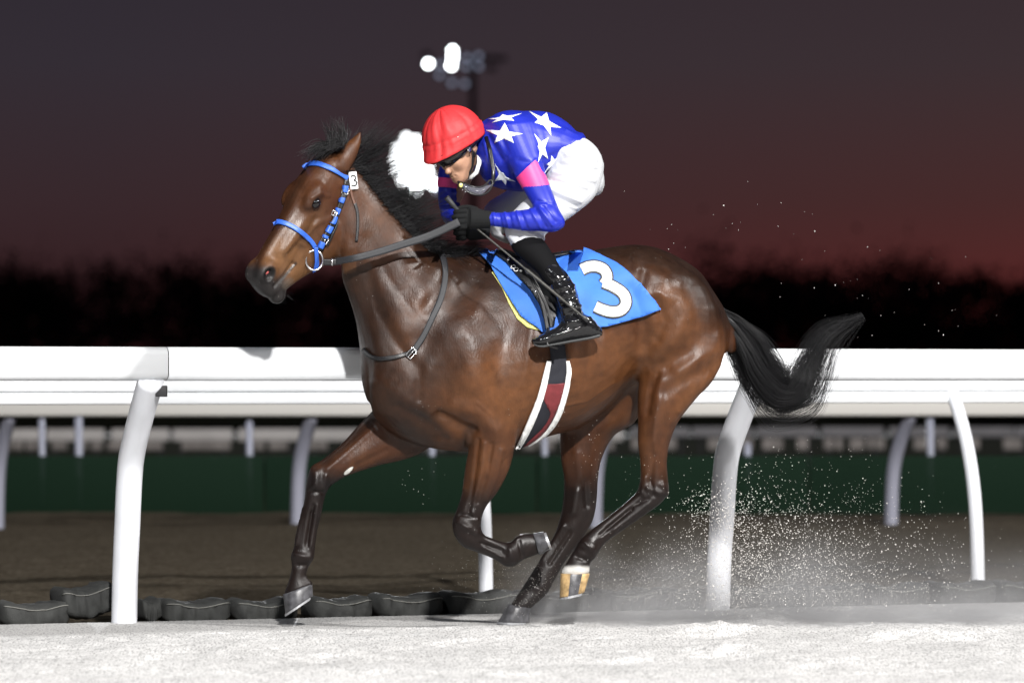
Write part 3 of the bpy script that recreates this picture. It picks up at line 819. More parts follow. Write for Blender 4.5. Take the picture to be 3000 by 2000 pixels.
def patch(name, mt, parent, outline, off, thick=0.002, step=7, bvh=None, wob=None):
    """flat piece of stuff cut to a photo outline and laid on the surface under it"""
    o = np.array(outline, float); lo, hi = o.min(0), o.max(0)
    bm = bmesh.new()
    # fine outline
    dense = []
    for i in range(len(o)):
        a, b = o[i], o[(i+1) % len(o)]; k = max(1, int(np.hypot(*(b-a))/step))
        for j in range(k): dense.append(a + (b-a)*j/k)
    vs_ = [bm.verts.new((p[0], p[1], 0)) for p in dense]
    bm.faces.new(vs_)
    gx = np.arange(lo[0]+step*.5, hi[0], step); gy = np.arange(lo[1]+step*.5, hi[1], step)
    for g in gx: bmesh.ops.bisect_plane(bm, geom=bm.verts[:]+bm.edges[:]+bm.faces[:], plane_co=(g, 0, 0), plane_no=(1, 0, 0))
    for g in gy: bmesh.ops.bisect_plane(bm, geom=bm.verts[:]+bm.edges[:]+bm.faces[:], plane_co=(0, g, 0), plane_no=(0, 1, 0))
    bmesh.ops.triangulate(bm, faces=[f for f in bm.faces if len(f.verts) > 4])
    bm.verts.index_update()
    top, bot = [], []
    for v in bm.verts:
        p, n = on_horse(v.co.x, v.co.y, off, bvh)
        if wob: p = p + n*wob(v.co.x, v.co.y)
        top.append(p + n*thick); bot.append(p)
    N = len(top); faces = [tuple(v.index for v in f.verts) for f in bm.faces]
    rim = [(e.verts[0].index, e.verts[1].index) for e in bm.edges if e.is_boundary]
    fs = faces + [tuple(N+i for i in f[::-1]) for f in faces] + [(a, b, N+b, N+a) for a, b in rim]
    bm.free()
    me = mesh_obj(name, top+bot, fs, mt, parent)
    b2 = bmesh.new(); b2.from_mesh(me.data); bmesh.ops.recalc_face_normals(b2, faces=b2.faces); b2.to_mesh(me.data); b2.free()
    return me

def bvh_of(objs):
    v, f = [], []
    for o in objs:
        b = len(v); mw = o.matrix_world
        bpy.context.view_layer.update()
        v += [o.matrix_world @ x.co for x in o.data.vertices]; f += [tuple(i+b for i in p.vertices) for p in o.data.polygons]
    return BVHTree.FromPolygons(v, f)

# --- saddle cloth with its number, yellow pad under it
pad = tag(empty('saddle_pad', W(1500, 960, -.3)), 'pale yellow foam pad peeping out below the front of the blue cloth', 'saddle pad')
patch('pad', M_yellow, pad, [(1440, 800), (1470, 845), (1490, 890), (1515, 935), (1545, 960), (1575, 968), (1600, 968), (1560, 920), (1510, 850), (1470, 790)], 0.002, 0.006)
cloth = tag(empty('saddle_cloth', W(1560, 900, -.3)), 'bright blue number cloth under the saddle, marked with a white 3', 'saddle cloth')
def folds(x, y):
    return 0.003*math.sin(x*.05+y*.03) + 0.0025*math.sin(y*.07-x*.02) + 0.004*math.exp(-((x-1650-(y-760)*.2)/14)**2)
cl = patch('cloth', M_cloth, cloth, [(1393, 739), (1437, 741), (1500, 756), (1600, 762), (1660, 752), (1693, 734), (1722, 742), (1760, 755), (1800, 774), (1849, 808), (1895, 855), (1938, 906),
    (1870, 929), (1810, 946), (1753, 962), (1690, 972), (1640, 978), (1590, 976), (1562, 955), (1528, 929), (1500, 893), (1477, 857), (1455, 822), (1436, 791), (1415, 763)], 0.020, 0.003, 9, wob=folds)
CB = bvh_of([cl])
def stroke_outline(center, w):
    c = catmull(np.array(center, float), 8); L_, R_ = [], []
    for i in range(len(c)):
        t = c[min(i+1, len(c)-1)] - c[max(i-1, 0)]; t /= np.hypot(*t)+1e-9; n = np.array([-t[1], t[0]])
        L_.append(c[i]+n*w); R_.append(c[i]-n*w)
    return L_ + R_[::-1]
three = [(1704, 791), (1722, 783), (1745, 781), (1768, 790), (1778, 806), (1777, 822), (1768, 834)]
three2 = [(1768, 828), (1800, 842), (1826, 862), (1833, 888), (1820, 908), (1795, 914), (1767, 908), (1744, 898)]
for nm, mt, w, off in (('number_outline', M_dkout, 19.5, 0.0015), ('number_three', M_white, 14.5, 0.0032)):
    pa = patch(nm, mt, cloth, stroke_outline(three, w), off, 0.0008, 8, CB)
    pb = patch(nm, mt, cloth, stroke_outline(three2, w), off+0.0003, 0.0008, 8, CB)
    # one mark: join the two strokes
    me = bmesh.new(); me.from_mesh(pa.data); me.from_mesh(pb.data); me.to_mesh(pa.data); me.free()
    bpy.data.objects.remove(pb, do_unlink=True)

# --- saddle, stirrup, girth
saddle = tag(empty('racing_saddle', W(1560, 760, -.1)), 'small black racing saddle under the rider, with stirrup leather and two-tone girth', 'saddle')
SB = bvh_of([cl, body])
patch('flap', M_leather, saddle, [(1432, 735), (1470, 742), (1520, 752), (1580, 756), (1625, 752), (1640, 790), (1640, 850), (1632, 910), (1622, 955), (1600, 950), (1580, 895), (1552, 850), (1510, 805), (1480, 770)], 0.006, 0.006, 10, SB)
sv = [(1430, 752, 1436, 738), (1470, 748, 1472, 728), (1520, 760, 1520, 742), (1580, 765, 1580, 745), (1640, 760, 1640, 738), (1690, 752, 1688, 730)]
V, F, T = loft([(a, b, c, d, yx(a), h) for (a, b, c, d), h in zip(sv, (.05, .09, .11, .13, .14, .10))])
mesh_obj('seat', V, [tuple(f) for f in F] + [tuple(t) for t in T], M_leather, saddle)
# little white maker's mark on the flap: two rings and a dot
mk = MB()
for cx, cy, r in ((1504, 783, 6), (1512, 791, 6.5)):
    mk.tube([on_horse(cx+math.cos(a)*r, cy+math.sin(a)*r*.8, 0.004, bvh_of([o for o in saddle.children if o.name.startswith('flap')]))[0] for a in np.linspace(0, 2*math.pi, 17)], .0016, 5)
p, n = on_horse(1526, 795, 0.004, bvh_of([o for o in saddle.children if o.name.startswith('flap')]))
V, F, T = blob(p, (.006, .002, .005), None, 10, 6); mk.add(V, [tuple(f) for f in F] + [tuple(t) for t in T])
mk.build('flap_mark', M_white, saddle)
for (px, py) in ((1488, 762), (1569, 855)):
    p, n = on_horse(px, py, 0.004, bvh_of([o for o in saddle.children if o.name.startswith('flap')]))
    V, F, T = blob(p, (.007, .004, .007), None, 10, 6); mesh_obj('rivet', V, [tuple(f) for f in F] + [tuple(t) for t in T], M_steel, saddle)
ribbon('stirrup_leather', M_leather, saddle, [(1540, 790, -.31), (1570, 840, -.335), (1588, 885, -.345), (1598, 930, -.35), (1604, 965, -.355)], 11, surf=False, thick=.004)
ribbon('stirrup_leather', M_leather, saddle, [(1552, 800, -.325), (1585, 860, -.345), (1608, 915, -.35), (1615, 960, -.355)], 9, surf=False, thick=.004)
stp = MB()
fy = -.365
stp.tube([W(1606, 962, fy-.005), W(1598, 985, fy-.035), W(1604, 1010, fy-.045), W(1632, 1020, fy-.035), W(1628, 1012, fy+.02), W(1612, 985, fy+.035), W(1606, 962, fy+.01)], .006, 8)
stp.build('stirrup_iron', M_leather, saddle)
girth_edge_l = [(1602, 1012), (1606, 1050), (1598, 1090), (1580, 1160), (1556, 1220), (1534, 1268), (1512, 1312)]
girth_edge_r = [(1658, 1008), (1664, 1050), (1668, 1090), (1656, 1150), (1634, 1215), (1600, 1262), (1550, 1296)]
def girth_strip(name, mt, a0, a1, b0, b1, off, th):
    """piece of the girth: from a to b of its length, from edge fraction 0..1 across"""
    Lc = catmull(np.array(girth_edge_l, float), 6); Rc = catmull(np.array(girth_edge_r, float), 6); m = len(Lc)
    i0, i1 = int(a0*(m-1)), int(a1*(m-1)); out = []
    for i in range(i0, i1+1):
        out.append(Lc[i]*(1-b0(i/(m-1))) + Rc[i]*b0(i/(m-1)))
    for i in range(i1, i0-1, -1):
        out.append(Lc[i]*(1-b1(i/(m-1))) + Rc[i]*b1(i/(m-1)))
    return patch(name, mt, saddle, out, off, th, 9)
girth_strip('girth', M_navy, 0, 1, lambda t: 0.12, lambda t: 0.90, 0.004, 0.006)
girth_strip('girth_sleeve', M_white, .20, 1, lambda t: -0.10, lambda t: 0.14, 0.005, 0.012)
girth_strip('girth_sleeve', M_white, .22, 1, lambda t: 0.86 + .0*t, lambda t: 1.06, 0.005, 0.012)
girth_strip('girth_patch', M_red, .44, .98, lambda t: .16 + .50*sstep(.5, .66, t)*(1-sstep(.7, 1.0, t)*.5), lambda t: .88 - .0*t - .06*sstep(.5, .66, t), 0.0105, 0.002)

# --- breast strap round the neck
bs = tag(empty('breast_strap', W(1211, 1027, -.3)), 'thin black neck strap with steel buckle round the base of the neck', 'strap')
ribbon('strap', M_rubber, bs, [(1282, 726), (1298, 762), (1304, 800), (1300, 840), (1288, 885), (1266, 932), (1240, 985), (1210, 1030)], 17, off=.005, thick=.004)
ribbon('strap_end', M_leather, bs, [(1214, 1026), (1176, 1042), (1130, 1050), (1093, 1045), (1066, 1022)], 12, off=.005, thick=.003)
def buckle(parent, px, py, ang, w, h, bvh=None, off=.008, name='buckle', r=.0028):
    p, n = on_horse(px, py, off, bvh)
    mb = MB(); c, s = math.cos(ang), math.sin(ang); q = []
    for (a, b) in ((-w, -h), (w, -h), (w, h), (-w, h), (-w, -h)):
        q.append(p + Vector(((a*c-b*s)/PPM, 0, -(a*s+b*c)/PPM)))
    mb.tube(q, r, 6)
    mb.tube([q[0]*.5+q[3]*.5, q[1]*.5+q[2]*.5 + n*.003], r*.8, 6)
    return mb.build(name, M_steel, parent)
buckle(bs, 1206, 1034, -.85, 15, 9)

# --- bridle
br = tag(empty('bridle', W(930, 640, -.4)), 'blue and black racing bridle with ring bit on the horse\'s head', 'bridle')
z1 = lambda u, v: (700+.4912*u, 330+.4912*v)
nb = ribbon('noseband', M_blue, br, [z1(208, 668), z1(240, 655), z1(300, 672), z1(370, 715), z1(425, 765), z1(450, 800)], 13, off=.004, thick=.005, fallback=-.42)
ribbon('browband', M_blue, br, [z1(385, 330), z1(410, 312), z1(470, 310), z1(540, 335), z1(600, 365), z1(645, 395)], 13, off=.004, thick=.005, fallback=-.34)
ribbon('headpiece', M_leather, br, [z1(660, 345), z1(655, 385), z1(645, 420)], 14, off=.004, thick=.004)
ck = [z1(645, 400), z1(632, 470), z1(608, 545), z1(575, 625), z1(545, 690), z1(510, 755), z1(480, 820)]
ribbon('cheekpiece', M_leather, br, ck, 17, off=.004, thick=.003)
dense = catmull(np.array(ck), 12); HB2 = bvh_of([body] + [o for o in br.children if o.name.startswith('cheekpiece')])
for a, b in ((.10, .19), (.26, .33), (.40, .46), (.49, .60), (.64, .74), (.78, .83), (.88, .97)):
    seg = dense[int(a*(len(dense)-1)):int(b*(len(dense)-1))+1]
    ribbon('blue_sleeve', M_blue, br, [tuple(q) for q in seg], 13, off=.003, thick=.003, sub=2, bvh=HB2)
ribbon('keeper_loop', M_leather, br, [z1(590, 640), z1(570, 690), z1(540, 750), z1(520, 790)], 5, off=.008, thick=.004)
buckle(br, *z1(632, 468), 1.9, 9, 9)
buckle(br, *z1(505, 760), 2.0, 9, 9)
buckle(br, *z1(560, 600), 2.0, 7, 7)
ribbon('throat_lash', M_brown, br, [z1(660, 440), z1(672, 500), z1(690, 550)], 6, off=.004, thick=.003)
ribbon('throat_lash', M_leather, br, [z1(688, 540), z1(704, 590), z1(708, 650), z1(706, 710), z1(700, 770)], 8, off=.004, thick=.003)
# number tag behind the brow
p, n = on_horse(*z1(683, 405), .01); q = W(*z1(683, 405), p.y-.01)
tg = MB(); Rt = Matrix.Rotation(-.12, 3, 'Y') @ Matrix.Rotation(.15, 3, 'Z')
tg.box(q, (.034, .004, .074), Rt, .0015)
plate = tg.build('number_tag', M_white, br)
t3 = MB()
arc = lambda cx, cz, r, a0, a1: [(cx+math.cos(a)*r, cz+math.sin(a)*r*.95) for a in np.linspace(a0, a1, 10)]
pts3 = arc(0, .011, .0105, 2.6, -1.4) + arc(0, -.0115, .0125, 1.4, -2.6)
t3.tube([q + Rt @ Vector((a, -.0028, b)) for a, b in pts3], .0032, 6)
t3.build('tag_number', M_leather, plate)
# bit ring and mouthpiece
ringc = z1(450, 880); pr, nr = on_horse(*ringc, .012)
ry = pr.y - .012
rg_ = MB(); rg_.tube([W(ringc[0]+math.cos(a)*25, ringc[1]+math.sin(a)*29, ry+.01*math.cos(a)) for a in np.linspace(0, 2*math.pi, 29)], .0042, 8, False)
rg_.build('bit_ring', M_steel, br)
mp = MB(); mp.tube([W(*z1(405, 895), ry), W(*z1(345, 905), ry+.008), W(*z1(325, 905), ry+.03)], .005, 8); mp.build('bit_arm', M_steel, br)
ribbon('bit_strap', M_blue, br, [z1(455, 800), z1(458, 850), z1(458, 900), z1(445, 950)], 12, off=.006, thick=.003)

# --- rein from the ring to the hands
rein = tag(empty('rein', W(1150, 715, -.4)), 'black rubber rein running from the bit ring to the gloved hands', 'rein')
ribbon('rein_strap', M_leather, rein, [(948, 768, ry-.004), (975, 768, ry-.006), (1000, 765, ry-.004)], 19, surf=False, thick=.005)
ribbon('rein_grip', M_rubber, rein, [(985, 766, ry-.008), (1040, 756, -.37), (1110, 738, -.35), (1180, 716, -.335), (1260, 690, -.32), (1345, 650, -.315)], 19, surf=False, thick=.006, w_end=24)
rk = MB(); rk.tube([W(973, 757, ry-.014), W(973, 778, ry-.014)], .0035, 6); rk.build('rein_buckle', M_steel, rein)
# ------------------------------------------------------------------ the rider
M_skin = mat('skin', (0.40, 0.225, 0.145), rough=0.5, noise=0.06, nscale=30)
M_silk = mat('blue_silk', (0.011, 0.021, 0.33), rough=0.42, spec=0.4, noise=0.06, nscale=9, bump=0.1, bscale=30, bdist=0.004)
M_star = mat('white_star', (0.74, 0.78, 0.82), rough=0.5)
M_pinkb = mat('pink_band', (0.70, 0.050, 0.23), rough=0.5)
M_breech = mat('white_breeches', (0.50, 0.515, 0.54), rough=0.6, noise=0.05, nscale=10, bump=0.3, bscale=24, bdist=0.006)
M_sock = mat('black_stocking', (0.003, 0.003, 0.0036), rough=0.8, spec=0.12)
M_boot = mat('black_patent_boot', (0.008, 0.008, 0.009), rough=0.12, spec=0.6, bump=0.5, bscale=26, bdist=0.012)
M_glove = mat('black_knit_glove', (0.008, 0.0085, 0.009), rough=0.9, spec=.2, bump=0.5, bscale=400, bdist=0.002)
M_cap = mat('red_cap_cover', (0.50, 0.026, 0.030), rough=0.55, spec=.35, noise=0.12, nscale=12, bump=0.35, bscale=40, bdist=0.006)
M_black = mat('black_plastic', (0.010, 0.010, 0.011), rough=0.3)
M_lens = mat('smoked_lens', (0.012, 0.012, 0.014), rough=0.06, spec=0.7)
M_clear = mat('clear_lens', (0.30, 0.30, 0.36), rough=0.08, trans=0.75)
M_sole = mat('grey_sole', (0.06, 0.063, 0.065), rough=0.7)
M_gold = mat('yellow_button', (0.65, 0.62, 0.22), rough=0.3, metal=0.3)

person = tag(empty('person', W(1620, 760, 0)), 'jockey in blue silks with white stars and red cap, crouched over the horse', 'person')

def skin_obj(clay_, name, mt, parent, sculpt=None, smooth=3):
    P, Q, E = clay_.skin(smooth)
    N = normals(P, Q)
    if np.mean(np.einsum('ij,ij->i', N, P-P.mean(0))) < 0: Q = Q[:, ::-1]; N = -N
    if sculpt:
        x, y = px_of(P)
        for (pts, wd, h) in sculpt:
            d = seg_dist(x, y, pts)
            P = P + N*(np.exp(-(d/wd)**2)*h*sstep(-.1, .3, -N[:, 1]))[:, None]
        P = relax(P, E, 1)
    return np_mesh(name, P, Q, mt, parent)
def bbox(px0, py0, px1, py1, y0, y1):
    a, b = W(px0, py1, y0), W(px1, py0, y1)
    return (a.x-.06, y0, a.z-.06), (b.x+.06, y1, b.z+.06)

# frame of the head: looking down the horse's neck and a little to the camera
f_ = np.array([-.60, -.66, -.46]); f_ /= np.linalg.norm(f_)
u_ = np.array([-.30, -.18, .93]); u_ -= f_*u_.dot(f_); u_ /= np.linalg.norm(u_)
l_ = np.cross(u_, f_)
hc = np.array(W(1328, 402, -.10))
JB = np.stack([f_, l_, u_], 1)
def J(a, b, c): return hc + f_*a + l_*b + u_*c

# body: head, neck, trunk and limbs under the clothes
lo, hi = bbox(1250, 300, 1770, 1010, -.45, .42)
bd = Clay(lo, hi, 0.0052, 8)
bd.put(blob(J(-.005, 0, 0), (.098, .078, .105), JB), .001)
bd.put(blob(J(.025, 0, -.085), (.075, .064, .098), JB), .03)
bd.put(blob(J(.060, 0, -.166), (.032, .034, .026), JB), .03)
bd.put(blob(J(.098, 0, -.098), (.018, .012, .028), JB), .014)
bd.put(blob(J(.110, 0, -.114), (.013, .015, .010), JB), .010)
bd.put(blob(J(.084, 0, -.143), (.015, .026, .012), JB), .010)
bd.put(blob(J(.098, 0, -.143), (.014, .028, .0022), JB), .004, sub=True)
for s in (-1, 1):
    bd.put(blob(J(-.012, s*.080, -.055), (.022, .010, .034), JB), .008)
    bd.put(blob(J(.07, s*.034, -.09), (.022, .022, .026), JB), .02)
def rod(pts, rad): 
    m = MB(); m.tube(catmull(np.array([list(p) for p in pts]), 5), list(np.interp(np.linspace(0, 1, (len(pts)-1)*5+1), np.linspace(0, 1, len(pts)), rad)), 16)
    V = np.array([list(v) for v in m.v]); n = 16; R = V.reshape(-1, n, 3); return ring_mesh(R)
bd.put(rod([J(-.02, 0, -.06), W(1395, 445, -.03), W(1450, 440, 0)], [.058, .056, .07]), .03)
bd.put(rod([W(1440, 435, 0), W(1540, 440, 0), W(1625, 440, 0), W(1685, 490, 0)], [.08, .10, .08, .08]), .04)
for s, sh, el, wr in ((-1, (1530, 440, -.16), (1618, 640, -.30), (1428, 642, -.285)), (1, (1400, 440, .16), (1312, 630, .17), (1345, 655, -.12))):
    bd.put(rod([W(*sh), W(*el)], [.04, .022]), .03); bd.put(rod([W(*el), W(*wr)], [.022, .016]), .02)
for s, kn, an, to in ((-1, (1545, 690, -.225), (1690, 935, -.36), (1610, 992, -.372)), (1, (1500, 690, .225), (1690, 935, .36), (1610, 992, .372))):
    bd.put(rod([W(1690, 500, s*.09), W(*kn)], [.07, .04]), .03); bd.put(rod([W(*kn), W(1620, 812, s*.305), W(*an)], [.038, .034, .022]), .02); bd.put(rod([W(*an), W(*to)], [.02, .016]), .02)
skin_obj(bd, 'body', M_skin, person)

# jersey
lo, hi = bbox(1270, 310, 1710, 690, -.42, .36)
js = Clay(lo, hi, 0.0044, 10)
js.put(loft([(1392, 375, 1392, 480, -.02, .075), (1425, 349, 1420, 530, -.01, .14), (1475, 331, 1462, 552, 0, .185), (1548, 325, 1530, 562, 0, .19), (1609, 330, 1582, 548, 0, .18), (1658, 356, 1622, 520, 0, .172), (1690, 386, 1650, 486, 0, .165)], n=40), .001)
js.put(loft([(1440, 375, 1560, 360, -.12, .09), (1478, 452, 1578, 420, -.17, .07), (1508, 512, 1590, 468, -.205, .06), (1528, 548, 1602, 520, -.235, .054), (1552, 588, 1622, 572, -.27, .05), (1575, 625, 1640, 622, -.295, .046), (1596, 662, 1644, 656, -.305, .03)]), .045)
js.put(loft([(1640, 632, 1642, 664, -.305, .028), (1602, 608, 1612, 675, -.31, .044), (1540, 614, 1542, 677, -.31, .042), (1480, 622, 1486, 668, -.30, .036), (1426, 622, 1430, 661, -.285, .034)]), .03)
js.put(loft([(1380, 400, 1440, 480, .10, .09), (1330, 420, 1400, 500, .14, .075), (1290, 485, 1350, 505, .165, .055), (1283, 545, 1346, 552, .175, .05), (1286, 605, 1348, 600, .17, .045), (1306, 650, 1340, 640, .15, .028)]), .045)
js.put(rod([W(1320, 628, .15), W(1332, 640, .05), W(1345, 652, -.08)], [.036, .036, .03]), .03)
wr = [([(1490, 618), (1500, 665)], 4, -.005), ([(1462, 622), (1470, 664)], 4, -.005), ([(1445, 620), (1450, 660)], 3, .004), ([(1478, 620), (1492, 668)], 4, .005), ([(1512, 616), (1530, 672)], 4, .005), ([(1524, 615), (1545, 670)], 4, -.005),
      ([(1552, 610), (1585, 668)], 4, .005), ([(1570, 612), (1600, 665)], 4, -.006), ([(1582, 610), (1618, 660)], 4, .006), ([(1592, 606), (1628, 650)], 4, -.005), ([(1575, 590), (1625, 600)], 5, -.004), ([(1568, 600), (1600, 598)], 5, .005),
      ([(1430, 400), (1470, 470)], 7, -.007), ([(1445, 390), (1490, 460)], 7, .006), ([(1470, 400), (1500, 500)], 8, -.006), ([(1490, 470), (1510, 530)], 7, .006), ([(1420, 420), (1440, 500)], 6, .006), ([(1455, 500), (1500, 545)], 7, -.006),
      ([(1590, 470), (1650, 440)], 8, -.004), ([(1600, 500), (1660, 465)], 6, .003), ([(1560, 360), (1640, 400)], 14, .003), ([(1520, 470), (1560, 480)], 8, -.005), ([(1535, 500), (1570, 470)], 5, .004),
      ([(1298, 600), (1340, 590)], 5, -.005), ([(1300, 615), (1342, 605)], 4, .005), ([(1305, 630), (1345, 622)], 4, -.005), ([(1290, 560), (1340, 565)], 6, .003), ([(1660, 380), (1690, 395)], 5, .004), ([(1640, 360), (1685, 385)], 6, -.004)]
jersey = skin_obj(js, 'jersey', M_silk, person, wr)
JV = bvh_of([jersey])
z2 = lambda u, v: (1150+.5102*u, 250+.5102*v)
def star(tips):
    t = np.array([z2(*p) for p in tips]); c = t.mean(0); out = []
    for i in range(5):
        out.append(tuple(t[i])); m = (t[i]+t[(i+1) % 5])/2; out.append(tuple(c + (m-c)*.50))
    return out
for tips in ([(538, 258), (645, 216), (750, 280), (697, 332), (586, 332)], [(550, 196), (630, 168), (742, 164), (700, 206), (572, 216)], [(782, 150), (885, 158), (968, 246), (912, 294), (815, 216)],
             [(812, 278), (898, 298), (893, 424), (834, 446), (832, 352)], [(912, 402), (972, 404), (945, 468), (868, 508), (884, 452)], [(588, 448), (634, 500), (708, 552), (650, 572), (588, 548)]):
    patch('star', M_star, jersey, star(tips), .0012, .0012, 5, JV)
# arm bands: rings just proud of the sleeves
def band(name, pts, rad):
    pass
V, F, T = loft([(1512, 522, 1577, 462, -.214, .0605), (1523, 541, 1594, 500, -.228, .0575), (1539, 566, 1610, 540, -.246, .0545)], caps=False)
mesh_obj('arm_band', V, [tuple(f) for f in F], M_pinkb, jersey)
V, F, T = loft([(1283, 520, 1347, 526, .171, .056), (1281.5, 535, 1347, 541, .174, .055), (1281.5, 548, 1348, 554, .176, .054)], caps=False)
mesh_obj('arm_band', V, [tuple(f) for f in F], M_pinkb, jersey)
# collar
cb = MB(); cb.tube([J(-.045, .062, -.10), W(1404, 478, -.125), W(1396, 505, -.12), W(1380, 520, -.10), W(1362, 525, -.05)], [.008, .010, .010, .009, .006], 10, flat=.5); cb.build('collar', M_white, jersey)

# breeches
lo, hi = bbox(1400, 380, 1775, 745, -.38, .38)
bk = Clay(lo, hi, 0.0048, 10)
bk.put(loft([(1640, 372, 1618, 505, 0, .16), (1688, 394, 1640, 530, 0, .172), (1735, 428, 1680, 570, 0, .175), (1754, 470, 1715, 585, 0, .15), (1758, 505, 1735, 570, 0, .11)], n=36), .001)
bk.put(loft([(1660, 430, 1762, 510, -.09, .11), (1608, 500, 1744, 572, -.13, .11), (1562, 562, 1712, 606, -.165, .090), (1518, 604, 1658, 646, -.19, .078), (1486, 642, 1602, 684, -.21, .068), (1479, 682, 1596, 700, -.222, .062), (1503, 728, 1594, 708, -.235, .056)]), .05)
bk.put(loft([(1660, 430, 1740, 510, .09, .11), (1560, 505, 1660, 590, .15, .10), (1490, 555, 1560, 640, .19, .085), (1418, 610, 1470, 690, .21, .06), (1440, 690, 1510, 700, .23, .055)]), .05)
wr = [([(1600, 520), (1720, 560)], 6, -.009), ([(1620, 505), (1740, 530)], 6, .008), ([(1590, 545), (1700, 590)], 6, .008), ([(1640, 480), (1750, 500)], 6, -.008), ([(1590, 560), (1690, 605)], 5, -.007), ([(1660, 455), (1745, 470)], 6, .007), ([(1500, 690), (1560, 700)], 6, -.005), ([(1540, 680), (1590, 700)], 6, .006), ([(1500, 700), (1520, 720)], 5, .004),
      ([(1650, 440), (1740, 460)], 8, .004), ([(1640, 600), (1690, 620)], 8, -.004)]
skin_obj(bk, 'breeches', M_breech, person, wr)

# stocking and boot, near leg; the same, mirrored, on the far side
def leg(dy, s):
    lo, hi = bbox(1480, 680, 1770, 1030, -.45, .45)
    sk = Clay(lo, hi, 0.0045, 8)
    Y = lambda y: y if s < 0 else -y
    sk.put(loft([(1500, 730, 1590, 700, Y(-.25), .052), (1512, 744, 1602, 716, Y(-.255), .060), (1538, 768, 1617, 740, Y(-.27), .056), (1572, 798, 1640, 780, Y(-.29), .048), (1592, 825, 1650, 812, Y(-.305), .044)]), .001)
    skin_obj(sk, 'stocking', M_sock, person)
    bt = Clay(lo, hi, 0.004, 8)
    bt.put(loft([(1584, 800, 1640, 778, Y(-.298), .047), (1602, 822, 1666, 806, Y(-.31), .05), (1622, 858, 1688, 846, Y(-.325), .05), (1636, 895, 1700, 888, Y(-.338), .046), (1644, 925, 1712, 920, Y(-.35), .042), (1646, 950, 1738, 945, Y(-.36), .042)]), .001)
    bt.put(loft([(1752, 952, 1756, 984, Y(-.362), .024), (1725, 930, 1735, 990, Y(-.364), .035), (1672, 936, 1680, 998, Y(-.368), .042), (1622, 962, 1630, 1008, Y(-.372), .045), (1584, 980, 1590, 1016, Y(-.374), .042), (1562, 992, 1566, 1010, Y(-.374), .028)]), .03)
    wr = [([(1610, 830), (1670, 812)], 5, -.006), ([(1620, 850), (1684, 835)], 6, .007), ([(1640, 880), (1692, 866)], 5, -.007), ([(1650, 905), (1702, 895)], 5, .007), ([(1650, 925), (1715, 915)], 5, -.006), ([(1660, 945), (1730, 930)], 5, .005), ([(1640, 965), (1700, 955)], 6, -.004), ([(1680, 850), (1690, 880)], 5, .006)]
    b = skin_obj(bt, 'boot', M_boot, person, wr)
    V, F, T = loft([(1755, 978, 1755, 988, Y(-.364), .022), (1725, 986, 1727, 995, Y(-.366), .034), (1670, 996, 1672, 1004, Y(-.37), .040), (1622, 1005, 1624, 1013, Y(-.374), .043), (1584, 1011, 1586, 1018, Y(-.376), .040), (1564, 1006, 1566, 1012, Y(-.376), .026)])
    mesh_obj('sole', V, [tuple(f) for f in F] + [tuple(t) for t in T], M_sole, b)
leg(0, -1); leg(0, 1)

# gloves: back of the hand, four curled fingers and a thumb
def glove(cx, cy, y, s, sc=1.0, tilt=0.0):
    """knuckles at the left end of (cx,cy); s = -1 back of the hand towards the camera"""
    lo, hi = bbox(cx-90, cy-80, cx+130, cy+80, y-.12, y+.14)
    g = Clay(lo, hi, 0.0032, 9)
    p = lambda dx, dy, dz: W(cx+dx*sc, cy+dy*sc, y - s*dz)
    g.put(rod([p(88, 4, 0), p(58, 2, 0), p(28, 0, -.002)], [.036, .040, .042]), .001)
    g.put(blob(p(34, 0, .004), (.05, .030, .043)), .02)
    for i in range(4):
        yy = -22 + i*15; ln = (0, -5, -3, 5)[i]
        g.put(rod([p(18, yy, -.016), p(-6+ln, yy+2, -.012), p(-16+ln, yy+4, .014), p(-4+ln, yy+5, .038), p(14, yy+4, .036)], [.0115, .0108, .0105, .010, .0095]), .006)
    g.put(rod([p(48, -24, .014), p(22, -32, .028), p(-2, -30, .030), p(-16, -24, .028)], [.014, .012, .0105, .009]), .008)
    return skin_obj(g, 'glove', M_glove, person, smooth=2)
glove(1350, 640, -.285, -1)
glove(1352, 672, -.10, 1, .95)

